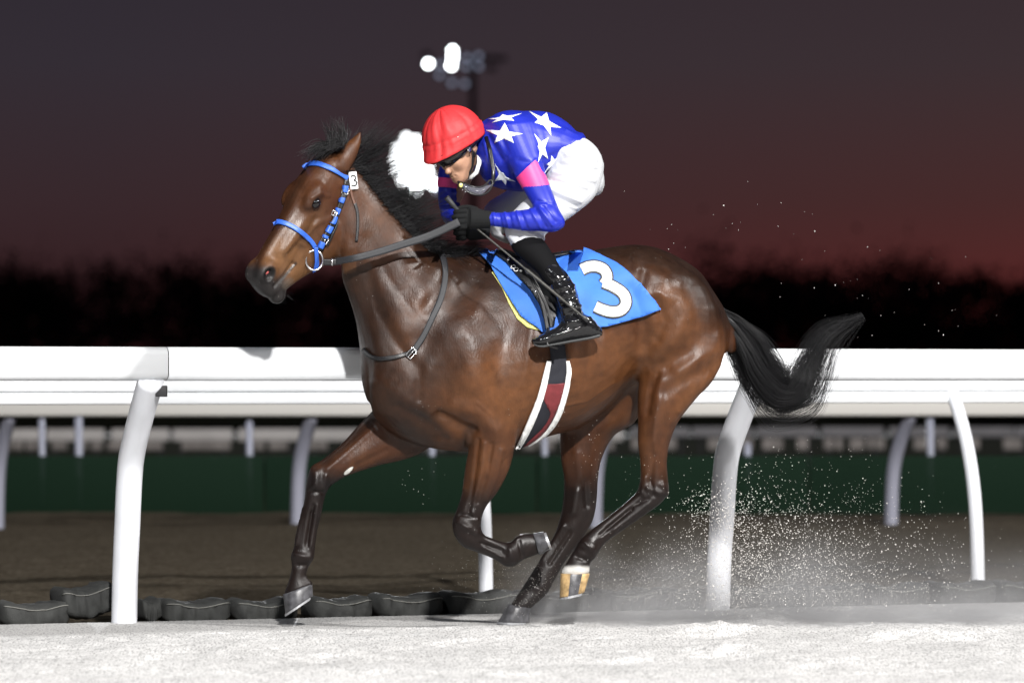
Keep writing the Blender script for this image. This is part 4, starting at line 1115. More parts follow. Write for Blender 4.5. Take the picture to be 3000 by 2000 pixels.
# cap: skull shell under a gathered red cover, stiff peak, black brim
nv, nu = 40, 120
Vc, Fc = [], []
def cap_pt(ph, th, k=1.0):
    ca, sa = math.cos(th), math.sin(th)
    r = math.sin(ph); z = math.cos(ph)
    pan = 1 + .016*abs(math.cos(3*th+.4))*math.sin(ph) + .007*math.sin(17*th+3*ph)*math.sin(ph)**2 + .010*math.sin(9*th-4*ph+1)*math.exp(-((ph-.5)/.4)**2) + .012*math.sin(23*th+2)*math.exp(-((ph-1.45)/.16)**2)
    a = .137*ca*r*pan; b = .122*sa*r*pan; c = .136*z - .006*abs(math.sin(3*th))**8*0
    return a, b, c
for i in range(nv):
    ph = .02 + (i/(nv-1))*1.66
    for j in range(nu):
        th = 2*math.pi*j/nu
        a, b, c = cap_pt(ph, th)
        rb_ = math.exp(-((ph-1.36)/.035)**2)*-.022 + math.exp(-((ph-1.43)/.03)**2)*.018     # elastic run round the cap
        cr_ = sum(h_*math.exp(-((((th-t0+math.pi) % (2*math.pi))-math.pi)/(.055+.05*ph))**2)*math.exp(-((ph-p0)/.55)**2) for t0, p0, h_ in ((.55, .75, -.045), (.80, .7, .05), (1.05, .8, -.04), (.2, .7, .04), (1.6, .9, -.03), (2.3, .8, -.03), (-.3, .8, -.04), (1.35, 1.2, .02), (.38, 1.2, -.03)))
        a *= 1+rb_+cr_; b *= 1+rb_+cr_; c *= 1+cr_*.6
        if i >= nv-8:                                     # gathered hem bulges out, then the flared peak in front
            q = (i-(nv-9))/8; front = max(0, math.cos(th))**2
            a *= 1 + .04*q; b *= 1 + .035*q
            a += front*.036*q*q; c -= .012*q + front*.012*q*q - .008*(1-front)*0
        Vc.append(J(a, b, c-.005))
top = len(Vc); Vc.append(J(0, 0, .131))
for i in range(nv-1):
    for j in range(nu):
        k = (j+1) % nu; Fc.append((i*nu+j, i*nu+k, (i+1)*nu+k, (i+1)*nu+j))
for j in range(nu): Fc.append((top, (j+1) % nu, j))
helmet = mesh_obj('helmet', Vc, Fc, M_cap, person)
sol = helmet.modifiers.new('thickness', 'SOLIDIFY'); sol.thickness = .006
bb = MB()
def rimpt(th, da, dc):
    ph = .02 + 1.66*.93; a, b, c = cap_pt(ph, th); front = max(0, math.cos(th))**2
    return Vector(J(a*(1+da)+front*.026, b*(1+da), c-.026+dc-front*.012))
bb.tube([rimpt(2*math.pi*j/40, -.03, 0) for j in range(41)], .011, 8, False, flat=1.6, side=tuple(u_))
bb.build('helmet_brim', M_black, helmet)
hb = MB(); hb.tube([Vector(J(a*1.012, b*1.012, c*1.012-.005)) for a, b, c in [cap_pt(abs(t)+.02, 1.95 if t > 0 else 1.95+math.pi) for t in np.linspace(-1.2, 1.55, 24)]], .0024, 6); hb.build('cap_cord', M_black, helmet)
V, F, T = blob(J(*[v*1.03 for v in cap_pt(1.42, 1.0)]), (.004, .004, .004), None, 10, 6); mesh_obj('cap_stud', V, [tuple(f) for f in F] + [tuple(t) for t in T], M_steel, helmet)
# goggles worn
gl = []; gf = []
ng = 17
for i in range(ng):
    a = -1.25 + 2.5*i/(ng-1)
    for k, (c, rr) in enumerate(((-.036, .106), (-.046, .116), (-.072, .118), (-.090, .110), (-.097, .098))):
        hgt = 1 - .35*(abs(a)/1.25)**3; cc = -.062 + (c+.062)*hgt + .010*(1-math.cos(a*2.2))
        gl.append(J(math.cos(a)*rr*1.02, math.sin(a)*rr*.80, cc))
for i in range(ng-1):
    for k in range(4): gf.append((i*5+k, i*5+k+1, (i+1)*5+k+1, (i+1)*5+k))
gog = mesh_obj('goggles', gl, gf, M_lens, person)
gog.modifiers.new('thickness', 'SOLIDIFY').thickness = .006
gs = MB(); gs.tube([J(.035, .086, -.055), J(.0, .096, -.048), J(-.05, .092, -.04), J(-.09, .06, -.03)], .012, 8, flat=.3, side=tuple(l_)); gs.build('goggle_strap', M_black, gog)
V, F, T = blob(J(.036, .099, -.053), (.013, .005, .014), JB, 14, 8); mesh_obj('goggle_button', V, [tuple(f) for f in F] + [tuple(t) for t in T], M_steel, gog)
cs_ = MB(); cs_.tube([J(.0, .086, -.05), J(.005, .080, -.085), J(.02, .062, -.135), J(.045, .03, -.178), J(.055, 0, -.186)], .006, 8, flat=.4, side=tuple(l_)); cs_.tube([J(-.03, .082, -.07), J(.005, .078, -.105)], .005, 6); cs_.build('chin_strap', M_black, helmet)
# spare pair of goggles pulled down round the neck
sp = tag(empty('goggles', W(1390, 545, -.25)), 'spare clear goggles with a yellow button hanging below the chin', 'goggles')
rim = [(1342, 532, -.235), (1352, 546, -.255), (1378, 566, -.262), (1408, 572, -.255), (1430, 562, -.24), (1443, 540, -.225), (1436, 528, -.225), (1418, 545, -.24), (1390, 548, -.255), (1365, 540, -.25), (1342, 532, -.235)]
g2 = MB(); g2.tube(catmull(np.array([list(W(*p)) for p in rim]), 5), .0042, 8, False); g2.build('rim', M_black, sp)
up = catmull(np.array([list(W(*p)) for p in (rim[0], rim[9], rim[8], rim[7], rim[5])]), 6); dn = catmull(np.array([list(W(*p)) for p in (rim[0], rim[1], rim[2], rim[3], rim[5])]), 6)
lv = [Vector(p) for p in up] + [Vector(p) for p in dn]; nn = len(up)
ln_ = mesh_obj('lens', lv, [(i, i+1, nn+i+1, nn+i) for i in range(nn-1)], M_clear, sp); ln_.modifiers.new('thickness', 'SOLIDIFY').thickness = .002
V, F, T = blob(W(1350, 543, -.262), (.009, .004, .010), None, 14, 8); mesh_obj('button', V, [tuple(f) for f in F] + [tuple(t) for t in T], M_gold, sp)
for (px, py) in ((1355, 556), (1363, 562)):
    V, F, T = blob(W(px, py, -.266), (.004, .003, .004), None, 10, 6); mesh_obj('vent_stud', V, [tuple(f) for f in F] + [tuple(t) for t in T], M_steel, sp)
g3 = MB(); g3.tube([W(1443, 540, -.225), W(1446, 500, -.20), W(1436, 440, -.18), W(1424, 400, -.14)], .008, 8, flat=.3); g3.build('strap', M_black, sp)

# whip
wp = tag(empty('whip', W(1400, 672, -.26)), 'long black ribbed whip held across the rider\'s boot', 'whip')
w1 = MB(); w1.tube([W(1308, 578, -.30), W(1330, 604, -.285), W(1352, 630, -.27), W(1395, 668, -.285)], [.0125, .010, .0085, .007], 12); w1.build('grip', M_rubber, wp)
w2 = MB(); pts = [W(1395+321*t, 668+266*t, -.285-.15*t) for t in np.linspace(0, 1, 60)]
w2.tube(pts, [(.0045+.0035*math.sin(math.pi*t)**2 if t > .45 else .0045)*(1+.16*math.sin(t*190)) for t in np.linspace(0, 1, 60)], 10); w2.build('shaft', mat('ribbed_shaft', (.035, .034, .030), .4, noise=.4, nscale=120), wp)
w3 = MB(); w3.box(W(1715, 934, -.435), (.03, .006, .016), Matrix.Rotation(.69, 3, 'Y'), .002); w3.build('flap', M_leather, wp)
# ------------------------------------------------------------------ ground
RAIL0 = np.array([-1.70, 0.30]); RDIR = np.array([2.65, 1.04]); RLEN = float(np.hypot(*RDIR)); RDIR = RDIR/RLEN
RPERP = np.array([RDIR[1], -RDIR[0]])              # towards the track and the camera
def rail_d(X, Y): return (X-RAIL0[0])*RPERP[0] + (Y-RAIL0[1])*RPERP[1]     # metres on the track side of the rail foot

def m_sand():
    m = bpy.data.materials.new('track_sand'); m.use_nodes = True; nt = m.node_tree; l = nt.links.new
    b = nt.nodes['Principled BSDF']; b.inputs['Roughness'].default_value = .9; b.inputs['Specular IOR Level'].default_value = .2
    tc = nt.nodes.new('ShaderNodeTexCoord')
    a = nt.nodes.new('ShaderNodeAttribute'); a.attribute_name = 'sand'
    n = nt.nodes.new('ShaderNodeTexNoise'); n.inputs['Scale'].default_value = 130; n.inputs['Detail'].default_value = 5
    mp = nt.nodes.new('ShaderNodeMapping'); mp.inputs['Scale'].default_value = (1, .22, 1); l(tc.outputs['Object'], mp.inputs['Vector']); l(mp.outputs[0], n.inputs['Vector'])
    r = nt.nodes.new('ShaderNodeMapRange'); r.inputs['From Min'].default_value = .36; r.inputs['From Max'].default_value = .52; r.inputs['To Min'].default_value = .58; r.inputs['To Max'].default_value = 1.04
    l(n.outputs['Fac'], r.inputs['Value'])
    mx = nt.nodes.new('ShaderNodeMix'); mx.data_type = 'RGBA'; mx.blend_type = 'MULTIPLY'; mx.inputs['Factor'].default_value = 1
    l(a.outputs['Color'], mx.inputs['A']); l(r.outputs[0], mx.inputs['B']); l(mx.outputs['Result'], b.inputs['Base Color'])
    bp = nt.nodes.new('ShaderNodeBump'); bp.inputs['Strength'].default_value = .35; bp.inputs['Distance'].default_value = .01; l(n.outputs['Fac'], bp.inputs['Height']); l(bp.outputs[0], b.inputs['Normal'])
    return m
# the sheet of sand: fine near the picture, coarse outwards; its far edge follows the rail
def axis(lo, hi, step, out, n):
    c = np.arange(lo, hi+step/2, step); g = np.geomspace(step, out, n)
    return np.concatenate([lo-np.cumsum(g)[::-1], c, hi+np.cumsum(g)])
gx = axis(-2.9, 3.0, .022, 8, 14); gd = np.concatenate([np.arange(-.06, .9, .012), np.arange(.9, 8.2, .03), 8.2+np.cumsum(np.geomspace(.04, 9, 14))])
A_, D_ = np.meshgrid(gx, gd)                        # along the rail, distance from the rail
X = RAIL0[0] + RDIR[0]*(A_+1.7) + RPERP[0]*D_; Y = RAIL0[1] + RDIR[1]*(A_+1.7) + RPERP[1]*D_
P = np.stack([X.ravel(), Y.ravel(), np.zeros(X.size)], 1)
d = rail_d(P[:, 0], P[:, 1])
loose = sstep(.62, .85, d + .10*(noise3(P, 1.3, 5)-.5) + .22*(P[:, 0]/3.0)*-1*0)
z = .012*(noise3(P, 1.6, 3)-.5) + .010*(noise3(P, 6, 4)-.5) + .010*(noise3(P, 17, 6)-.5) + .010*(noise3(P, 36, 8)-.5)
z *= (.12 + .88*loose)
for (px, py, r, h) in ((640, 1885, .11, .035), (300, 1877, .10, .03), (990, 1912, .12, .03), (60, 1960, .14, .035), (1350, 1866, .1, .025), (2150, 1835, .16, .05), (2230, 1815, .14, .05), (2130, 1900, .14, .04), (2600, 1862, .16, .04), (2700, 1850, .16, .045), (1880, 1918, .1, .03), (2060, 1844, .12, .03), (2860, 1850, .12, .03), (1700, 1846, .14, .02), (420, 1930, .13, .02), (1150, 1950, .12, .02), (2400, 1940, .15, .02)):
    D0 = DIST*CAMZ*PPM/(py-HZ) ; cx, cy = (px-1500)/PPM*D0/DIST, D0-DIST
    q = np.hypot((P[:, 0]-cx), (P[:, 1]-cy)*.55)
    h *= .5; z += h*np.exp(-(q/r)**2)*(.25+1.5*noise3(P, 18, 9)) - h*.9*np.exp(-(((P[:, 0]-cx+.05)**2+((P[:, 1]-cy+.35)*.6)**2)/(r*.8)**2))
P[:, 2] = z - .006
n0, n1 = A_.shape; I = np.arange(n0*n1).reshape(n0, n1)
Fq = np.stack([I[:-1, :-1].ravel(), I[:-1, 1:].ravel(), I[1:, 1:].ravel(), I[1:, :-1].ravel()], 1)[:, ::-1]
sand = np_mesh('sand_track', P, Fq, m_sand()); tag(sand, kind='structure')
if sand.data.polygons[0].normal.z < 0: sand.data.flip_normals()
cs0, cs1 = np.array([.36, .357, .352]), np.array([.52, .517, .512])
nzs = noise3(P, 3.5, 12)
Cs = cs0 + (cs1-cs0)*loose[:, None]; Cs *= (.92+.16*nzs)[:, None]
wet = sstep(.62, .72, noise3(P*np.array([1, .45, 1]), 5.0, 21)*.6+noise3(P, 16, 22)*.4)*loose
Cs *= (1-.10*wet)[:, None]
at = sand.data.color_attributes.new('sand', 'FLOAT_COLOR', 'POINT'); at.data.foreach_set('color', np.concatenate([Cs, np.ones((len(Cs), 1))], 1).astype(np.float32).ravel())

def ground_mat(name, c0, c1, sc, rough=.95, st=(1, 1, 1)):
    m = bpy.data.materials.new(name); m.use_nodes = True; nt = m.node_tree; l = nt.links.new
    b = nt.nodes['Principled BSDF']; b.inputs['Roughness'].default_value = rough; b.inputs['Specular IOR Level'].default_value = 0
    tc = nt.nodes.new('ShaderNodeTexCoord'); mp = nt.nodes.new('ShaderNodeMapping'); mp.inputs['Scale'].default_value = st; l(tc.outputs['Object'], mp.inputs['Vector'])
    n = nt.nodes.new('ShaderNodeTexNoise'); n.inputs['Scale'].default_value = sc; n.inputs['Detail'].default_value = 8; n.inputs['Roughness'].default_value = .7; l(mp.outputs[0], n.inputs['Vector'])
    r = nt.nodes.new('ShaderNodeValToRGB'); r.color_ramp.elements[0].position = .35; r.color_ramp.elements[1].position = .68
    r.color_ramp.elements[0].color = (*c0, 1); r.color_ramp.elements[1].color = (*c1, 1); l(n.outputs['Fac'], r.inputs[0]); l(r.outputs[0], b.inputs['Base Color'])
    bp = nt.nodes.new('ShaderNodeBump'); bp.inputs['Strength'].default_value = .6; bp.inputs['Distance'].default_value = .03; l(n.outputs['Fac'], bp.inputs['Height']); l(bp.outputs[0], b.inputs['Normal'])
    return m
# one sheet to the horizon, under everything
g = mesh_obj('ground', [(-2500, -300, -.16), (2500, -300, -.16), (2500, 4000, -.16), (-2500, 4000, -.16)], [(0, 1, 2, 3)], ground_mat('dark_turf', (.012, .012, .009), (.03, .03, .02), 1.5)); tag(g, kind='structure')
# brown verge between the rails
gxv, gyv = np.meshgrid(np.arange(-9, 9.01, .09), np.arange(0, 16.2, .09))
Pv = np.stack([gxv.ravel(), gyv.ravel(), np.zeros(gxv.size)], 1)
dv = rail_d(Pv[:, 0], Pv[:, 1])
Pv[:, 2] = -.035 + .03*(noise3(Pv, 1.1, 31)-.5) + .02*(noise3(Pv, 3.2, 32)-.5) + .02*(noise3(Pv, 7, 33)-.5)
Pv[:, 1] -= 0
keep = dv < .10
n0, n1 = gxv.shape; I = np.arange(n0*n1).reshape(n0, n1)
Fv = np.stack([I[:-1, :-1].ravel(), I[:-1, 1:].ravel(), I[1:, 1:].ravel(), I[1:, :-1].ravel()], 1)
Fv = Fv[keep[Fv].all(1)]
Pv[:, 2] = np.minimum(Pv[:, 2], -.012 - .02*sstep(-.25, .1, dv))
vg = np_mesh('verge', Pv, Fv, ground_mat('brown_verge', (.032, .026, .019), (.070, .060, .046), 26, st=(1, .5, 1))); tag(vg, kind='structure')

# ------------------------------------------------------------------ running rails
M_rail = mat('white_rail', (0.66, 0.68, 0.70), rough=0.5, noise=0.05, nscale=3)
M_post = mat('white_post', (0.60, 0.615, 0.65), rough=0.5, noise=0.08, nscale=6)
M_dark = mat('dark_gap', (0.012, 0.012, 0.014), rough=0.7)
def prism(sec2, a, b, side):
    """profile (out,z) swept from a to b (xy); side = outward xy"""
    v = []; n = len(sec2)
    for e in (a, b):
        for (o, z_) in sec2: v.append((e[0]+side[0]*o, e[1]+side[1]*o, z_))
    f = [(i, (i+1) % n, n+(i+1) % n, n+i) for i in range(n)] + [tuple(range(n))[::-1], tuple(range(n, 2*n))]
    return v, f
def fix_normals(o):
    b = bmesh.new(); b.from_mesh(o.data); bmesh.ops.recalc_face_normals(b, faces=b.faces); b.to_mesh(o.data); b.free()
def round_profile(w, z0, z1, r, n=5):
    out = []
    for cx, cz, a0 in ((w/2-r, z1-r, 0), (-w/2+r, z1-r, 90), (-w/2+r, z0+r, 180), (w/2-r, z0+r, 270)):
        for k in range(n): 
            a = math.radians(a0+90*k/(n-1)); out.append((cx+r*math.cos(a), cz+r*math.sin(a)))
    return out
def curved_post(name, foot, lean, top, rad, parent, zs, os_, slot=False):
    mb = MB(); zz = np.linspace(0, 1, 26)
    cz = np.interp(zz, np.linspace(0, 1, len(zs)), zs)
    C_ = catmull(np.stack([os_, zs], 1), 5)
    pts = [Vector((foot[0]+lean[0]*o, foot[1]+lean[1]*o, z_)) for o, z_ in C_]
    mb.tube(pts, rad, 18)
    o = mb.build(name, M_post, parent)
    if slot:
        mb2 = MB(); mb2.box((-1.503, -.088, 1.008), (.05, .03, .048), None, .004)
        mb2.build('slot', M_dark, o)
    return o
# near rail: overhangs the track
ra = tag(empty('running_rail', (RAIL0[0], RAIL0[1], 0)), 'thick white running rail on curved posts, right behind the horse', 'rail')
ov = .40
prof = round_profile(.13, 1.052, 1.198, .036)
# long boards joined at a rounded seam
def along(t, o): return (RAIL0[0]+RDIR[0]*t+RPERP[0]*o, RAIL0[1]+RDIR[1]*t+RPERP[1]*o)
seam = .07
for (t0, t1) in ((-5.8, seam-.002), (seam+.003, 8.4)):
    v, f = prism(prof, along(t0, ov-.02), along(t1, ov-.02), RPERP); o = mesh_obj('rail_board', v, f, M_rail, ra); fix_normals(o)
    for p in o.data.polygons: p.use_smooth = len(p.vertices) == 4
v, f = prism(round_profile(.118, 1.058, 1.192, .034), along(seam-.05, ov-.02), along(seam+.05, ov-.02), RPERP); o = mesh_obj('rail_joint', v, f, M_dark, ra); fix_normals(o)
for k in (-1, 0, 1, 2):
    foot = along(k*RLEN, 0)
    curved_post('post', foot, RPERP, 1, .057, ra, [-.12, .2, .43, .62, .74, .90, 1.06], [0, .02, .055, .085, .13, .265, .42], slot=(k == 0))
# far rail of the pair: overhangs the other way
B0 = np.array([-.13, 3.2]); BD = np.array([2.60, .93]); BLEN = float(np.hypot(*BD)); BD = BD/BLEN; BP = np.array([-BD[1], BD[0]])
rb = tag(empty('running_rail', (B0[0], B0[1], 0)), 'grooved white rail on thin posts bent away, second behind the horse', 'rail')
def alongb(t, o): return (B0[0]+BD[0]*t+BP[0]*o, B0[1]+BD[1]*t+BP[1]*o)
for (t0, t1) in ((-7.5, -1.68), (-1.655, 10.0)):
    for nm, z0, z1, oo in (('rail_board', .995, 1.062, .34), ('rail_board', .932, .992, .335)):
        v, f = prism(round_profile(.09, z0, z1, .012), alongb(t0, oo), alongb(t1, oo), BP); o = mesh_obj(nm, v, f, M_rail, rb); fix_normals(o)
v, f = prism(round_profile(.05, .938, 1.055, .01), alongb(-1.75, .335), alongb(-1.6, .335), BP); o = mesh_obj('rail_joint', v, f, M_dark, rb); fix_normals(o)
for k in (-1, 0, 1, 2):
    foot = alongb(k*BLEN, 0)
    curved_post('post', foot, BP, 1, .036, rb, [-.1, .25, .5, .72, .9, 1.0], [0, .02, .06, .14, .25, .33])
# distant rail across the verge
C0 = np.array([-1.60, 13.1]); CD = np.array([2.22, .10]); CLEN = float(np.hypot(*CD)); CD = CD/CLEN; CP = np.array([CD[1], -CD[0]])
rc = tag(empty('running_rail', (C0[0], C0[1], 0)), 'dimly lit white rail on leaning posts across the brown verge', 'rail')
M_railc = mat('shade_toned_rail', (0.38, 0.37, 0.35), rough=.6); M_postc = mat('shade_toned_post', (0.19, 0.195, 0.24), rough=.6)  # white rail darkened: the weak far light is put into these colours
def alongc(t, o): return (C0[0]+CD[0]*t+CP[0]*o, C0[1]+CD[1]*t+CP[1]*o)
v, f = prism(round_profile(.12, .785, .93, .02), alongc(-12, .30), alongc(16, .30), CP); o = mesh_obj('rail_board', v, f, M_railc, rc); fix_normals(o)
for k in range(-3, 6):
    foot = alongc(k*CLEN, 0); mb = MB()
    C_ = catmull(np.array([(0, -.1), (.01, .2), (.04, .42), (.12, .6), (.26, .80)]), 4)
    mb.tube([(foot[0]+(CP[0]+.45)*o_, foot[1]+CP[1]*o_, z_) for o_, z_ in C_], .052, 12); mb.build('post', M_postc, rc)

# low green mesh fence with thin poles behind it
def m_mesh():
    m = bpy.data.materials.new('green_mesh'); m.use_nodes = True; nt = m.node_tree; l = nt.links.new
    b = nt.nodes['Principled BSDF']; b.inputs['Base Color'].default_value = (.0032, .0125, .0062, 1); b.inputs['Roughness'].default_value = .8; b.inputs['Specular IOR Level'].default_value = .1
    b.inputs['Alpha'].default_value = .86
    return m
fence = tag(empty('green_fence', (0, 15.8, 0)), 'low dark green mesh fence stretched across the brown verge', 'fence')
MG = m_mesh()
for k in range(12):
    x0 = -13+k*2.2; mb = MB(); mb.box((x0+1.1, 15.75+.05*k*0, .205), (2.19, .02, .47), None, .004); mb.build('mesh_panel', MG, fence)
M_pole = mat('pale_pole', (.20, .21, .26), .6)
for i, px in enumerate((122, 230, 730, 1265, 1595, 2190, 2725)):
    Yp = 16.2; s = (DIST+Yp)/DIST/PPM; xx = (px-1500)*s; mb = MB(); h = (.72, .74, .70, .60, .58, .52, .72)[i]; r = (.027, .033, .03, .027, .027, .03, .03)[i]
    mb.tube([(xx, Yp, -.06), (xx+.004, Yp, h*.5), (xx, Yp, h)], r, 10); mb.tube([(xx, Yp, h), (xx, Yp, h+.02)], [r*1.15, r*.6], 10)
    o = mb.build('fence_pole', M_pole, fence)

# low white hurdles far behind, on pale feet
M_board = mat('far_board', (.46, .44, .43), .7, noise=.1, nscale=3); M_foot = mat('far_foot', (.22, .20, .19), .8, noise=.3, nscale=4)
M_board_shade = mat('far_board_shade_toned', (.15, .145, .155), .7, noise=.15, nscale=3)  # darker copy for the right-hand boards, their weaker light put into the colour
Yh = 34.0; sh = (DIST+Yh)/DIST/PPM
for k in range(17):
    x0, x1 = -60+k*190+rg.uniform(-8, 8), 118+k*190+rg.uniform(-6, 6)
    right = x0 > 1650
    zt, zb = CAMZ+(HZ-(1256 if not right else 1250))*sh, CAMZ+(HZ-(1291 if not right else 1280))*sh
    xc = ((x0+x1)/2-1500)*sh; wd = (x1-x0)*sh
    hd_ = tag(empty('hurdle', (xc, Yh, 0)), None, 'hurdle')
    mb = MB(); mb.box((xc, Yh, (zt+zb)/2), (wd*.985, .05, zt-zb), None, .012); mb.build('board', M_board_shade if right else M_board, hd_)
    nf = int(rg.integers(2, 5))
    pos = sorted(rg.uniform(-.46, .46, nf+2))
    zf = CAMZ+(HZ-1318)*sh
    for j, q in enumerate(pos):
        mb = MB(); wq = rg.uniform(.08, .16); mb.box((xc+q*wd, Yh+.03+j*.003, (zb+zf)/2-.004), (wq, .05, zb-zf-.01), None, .02); mb.build('foot', M_foot, hd_)
    mb = MB(); mb.tube([(xc-wd*.35, Yh+.04, zb), (xc-wd*.36, Yh+.04, -.06)], .02, 8); mb.build('leg', M_dark, hd_); mb = MB(); mb.tube([(xc+wd*.35, Yh+.04, zb), (xc+wd*.36, Yh+.04, -.06)], .02, 8); mb.build('leg', M_dark, hd_)
    hd_['group'] = 'low hurdles in the distance'
    od = ['first','second','third','fourth','fifth','sixth','seventh','eighth','ninth','tenth','eleventh','twelfth','thirteenth','fourteenth','fifteenth','sixteenth','seventeenth']
    hd_['label'] = f"{'dimly lit' if right else 'pale'} low board of the far row, {od[k]} from the edge before the horse"
bank = MB(); bank.box((0, 40, .1), (160, 4, .34), None, .1); bk_ = bank.build('bank', mat('dark_bank', (.012, .014, .010), .95)); tag(bk_, kind='structure')

# ------------------------------------------------------------------ sandbags along the foot of the rail
M_bag = mat('dark_sandbag', (.020, .021, .020), .85, noise=.35, nscale=18, bump=.5, bscale=160, bdist=.004)
M_cordb = mat('bag_seam', (.12, .12, .11), .8)
bags = [(90, 205, 82, 0, 0), (240, 160, 95, .12, .05), (425, 60, 70, 0, .02), (562, 200, 78, 0, 0), (762, 186, 74, 0, 0), (985, 180, 76, 0, 0), (1186, 196, 80, 0, 0), (1395, 210, 84, 0, 0), (1610, 200, 80, 0, 0), (1812, 195, 80, 0, 0), (2015, 195, 80, 0, 0), (2215, 195, 80, 0, 0), (2415, 195, 80, 0, 0), (2612, 190, 78, 0, 0), (2808, 190, 78, 0, 0), (2990, 180, 78, 0, 0)]
names = ['dark sandbag at the picture edge, first of the row along the rail', 'small dark sandbag tilted up over its neighbours beside the first rail post', 'sandbag mostly hidden behind the first white rail post', 'dark sandbag just beyond the first white rail post',
         'dark sandbag ending at the horse\'s leading front hoof', 'dark sandbag directly behind the horse\'s leading front hoof', 'dark sandbag in front of the thin rail post seen under the belly', 'dark sandbag reaching the horse\'s grounded hind hoof',
         'dark sandbag behind the raised tan hind hoof', 'dusty sandbag between the tan hind hoof and the second rail post', 'dusty sandbag running into the second rail post', 'dusty sandbag just past the second rail post, in the thickest spray',
         'dusty sandbag second past the second rail post, in the spray', 'dusty sandbag third past the second rail post, in thin spray', 'dusty sandbag beside the last thin rail post', 'dusty sandbag at the far picture edge, last of the row']
for i, (px, wpx, hpx, tilt, up) in enumerate(bags):
    # where the view through px meets the line 0.2 m behind the rail feet
    best = min(np.linspace(-1.2, 6.5, 1500), key=lambda t: abs(1500+along(t, -.24)[0]*PPM*DIST/(DIST+along(t, -.24)[1])-px))
    bx, by = along(best, -.24); s = (DIST+by)/DIST/PPM
    Lb, Hb = wpx*s*.99/abs(RDIR[0]), hpx*s*.93
    root = tag(empty('sandbag', (bx, by, 0)), names[i], 'sandbag', 'sandbags along the foot of the rail')
    nu_, nv_ = 44, 24; vs_, fs = [], []
    for a in range(nu_+1):
        u = -1+2*a/nu_; prof_ = (1-abs(u)**9)**.4 if abs(u) < 1 else 0
        for b in range(nv_):
            th = 2*math.pi*b/nv_; cy_, cz_ = math.cos(th), math.sin(th)
            q = np.array([[u*3+i*7.1, cy_*1.2, cz_*1.2]]); nn = float(noise3(q, 1.0, 41)[0]-.5)*.14 + float(noise3(q, 2.6, 42)[0]-.5)*.16
            rr = prof_*(1+nn)
            lx, ly, lz = u*Lb/2*(1+.04*nn), np.sign(cy_)*abs(cy_)**.5*.13*rr, np.sign(cz_)*abs(cz_)**.42*Hb/2*rr
            sag_ = -.012*math.cos(u*3.1)
            xx, zz = lx*math.cos(tilt)-lz*math.sin(tilt), lx*math.sin(tilt)+lz*math.cos(tilt)
            vs_.append((bx+RDIR[0]*xx-RPERP[0]*ly, by+RDIR[1]*xx-RPERP[1]*ly, Hb*.46+zz+up+sag_-.03))
    for a in range(nu_):
        for b in range(nv_):
            c = (b+1) % nv_; fs.append((a*nv_+b, a*nv_+c, (a+1)*nv_+c, (a+1)*nv_+b))
    sk_ = mesh_obj('sack', vs_, fs, M_bag, root); fix_normals(sk_)
    sm = MB(); pp = [Vector(vs_[a*nv_+10])*.5+Vector(vs_[a*nv_+11])*.5 + Vector((RPERP[0], RPERP[1], .1))*(.004) for a in range(2, nu_-1)]
    if Lb > .15:
        sm.tube(pp, .0028, 5); sm.build('seam', M_cordb, root)

# ------------------------------------------------------------------ floodlight masts in view
M_steelm = mat('mast_steel', (.03, .03, .035), .6, metal=.3)
M_lamp_on = mat('lamp_lit', (.9, .9, .9), .4, emit=(.93, .98, 1.0), estr=22)
M_lamp_hot = mat('lamp_lit_full', (.9, .9, .9), .4, emit=(.95, .98, 1.0), estr=9)
M_lamp_dim = mat('lamp_glancing', (.6, .6, .6), .4, emit=(.55, .62, .85), estr=.55)
def mast(px, py, Yd, lamps, label, mw, lampr):
    s = (DIST+Yd)/DIST/PPM; root = tag(empty('floodlight_mast', ((px-1500)*s, Yd, 0)), label, 'floodlight', 'floodlight masts across the course')
    x0 = (px-1500)*s; zt = CAMZ+(HZ-py)*s
    m = MB(); m.tube([(x0, Yd+.8, 0), (x0, Yd+.8, zt*.6), (x0, Yd+.8, zt+1.0)], [.42, .34, .25], 12); m.build('pole', M_steelm, root)
    rows = sorted(set(l[1] for l in lamps))
    for r in rows:
        xs = [l[0] for l in lamps if l[1] == r]; m = MB(); z_ = CAMZ+(HZ-r)*s
        m.box((((min(xs)+max(xs))/2-1500)*s, Yd+.5, z_), ((max(xs)-min(xs))*s+.8, .3, .42), None, .03); m.build('cross_arm', M_steelm, root)
    for (lx, ly, kind) in lamps:
        c = Vector(((lx-1500)*s, Yd, CAMZ+(HZ-ly)*s))
        m = MB(); m.tube([c+Vector((0, .5, 0)), c+Vector((0, .25, 0)), c], [lampr*.4, lampr*.85, lampr*1.15], 16); h = m.build('lamp_housing', M_steelm, root)
        m = MB(); m.tube([c+Vector((0, -.02, 0)), c+Vector((0, -.07, 0))], [lampr, lampr*.93], 16); m.build('lamp_glass', {0: M_lamp_dim, 1: M_lamp_on, 2: M_lamp_hot, 3: M_steelm}[kind], h)
    return root
mast(1385, 190, 330, [(1255, 187, 1), (1290, 190, 0), (1288, 220, 0), (1326, 150, 1), (1326, 168, 1), (1322, 192, 1), (1368, 170, 0), (1402, 165, 0), (1366, 195, 0), (1402, 195, 0), (1324, 243, 0), (1362, 246, 0), (1440, 170, 3), (1470, 172, 3), (1440, 200, 3), (1250, 160, 3)], 'dark floodlight mast with a few lit lamps above the red cap', 3, .22)
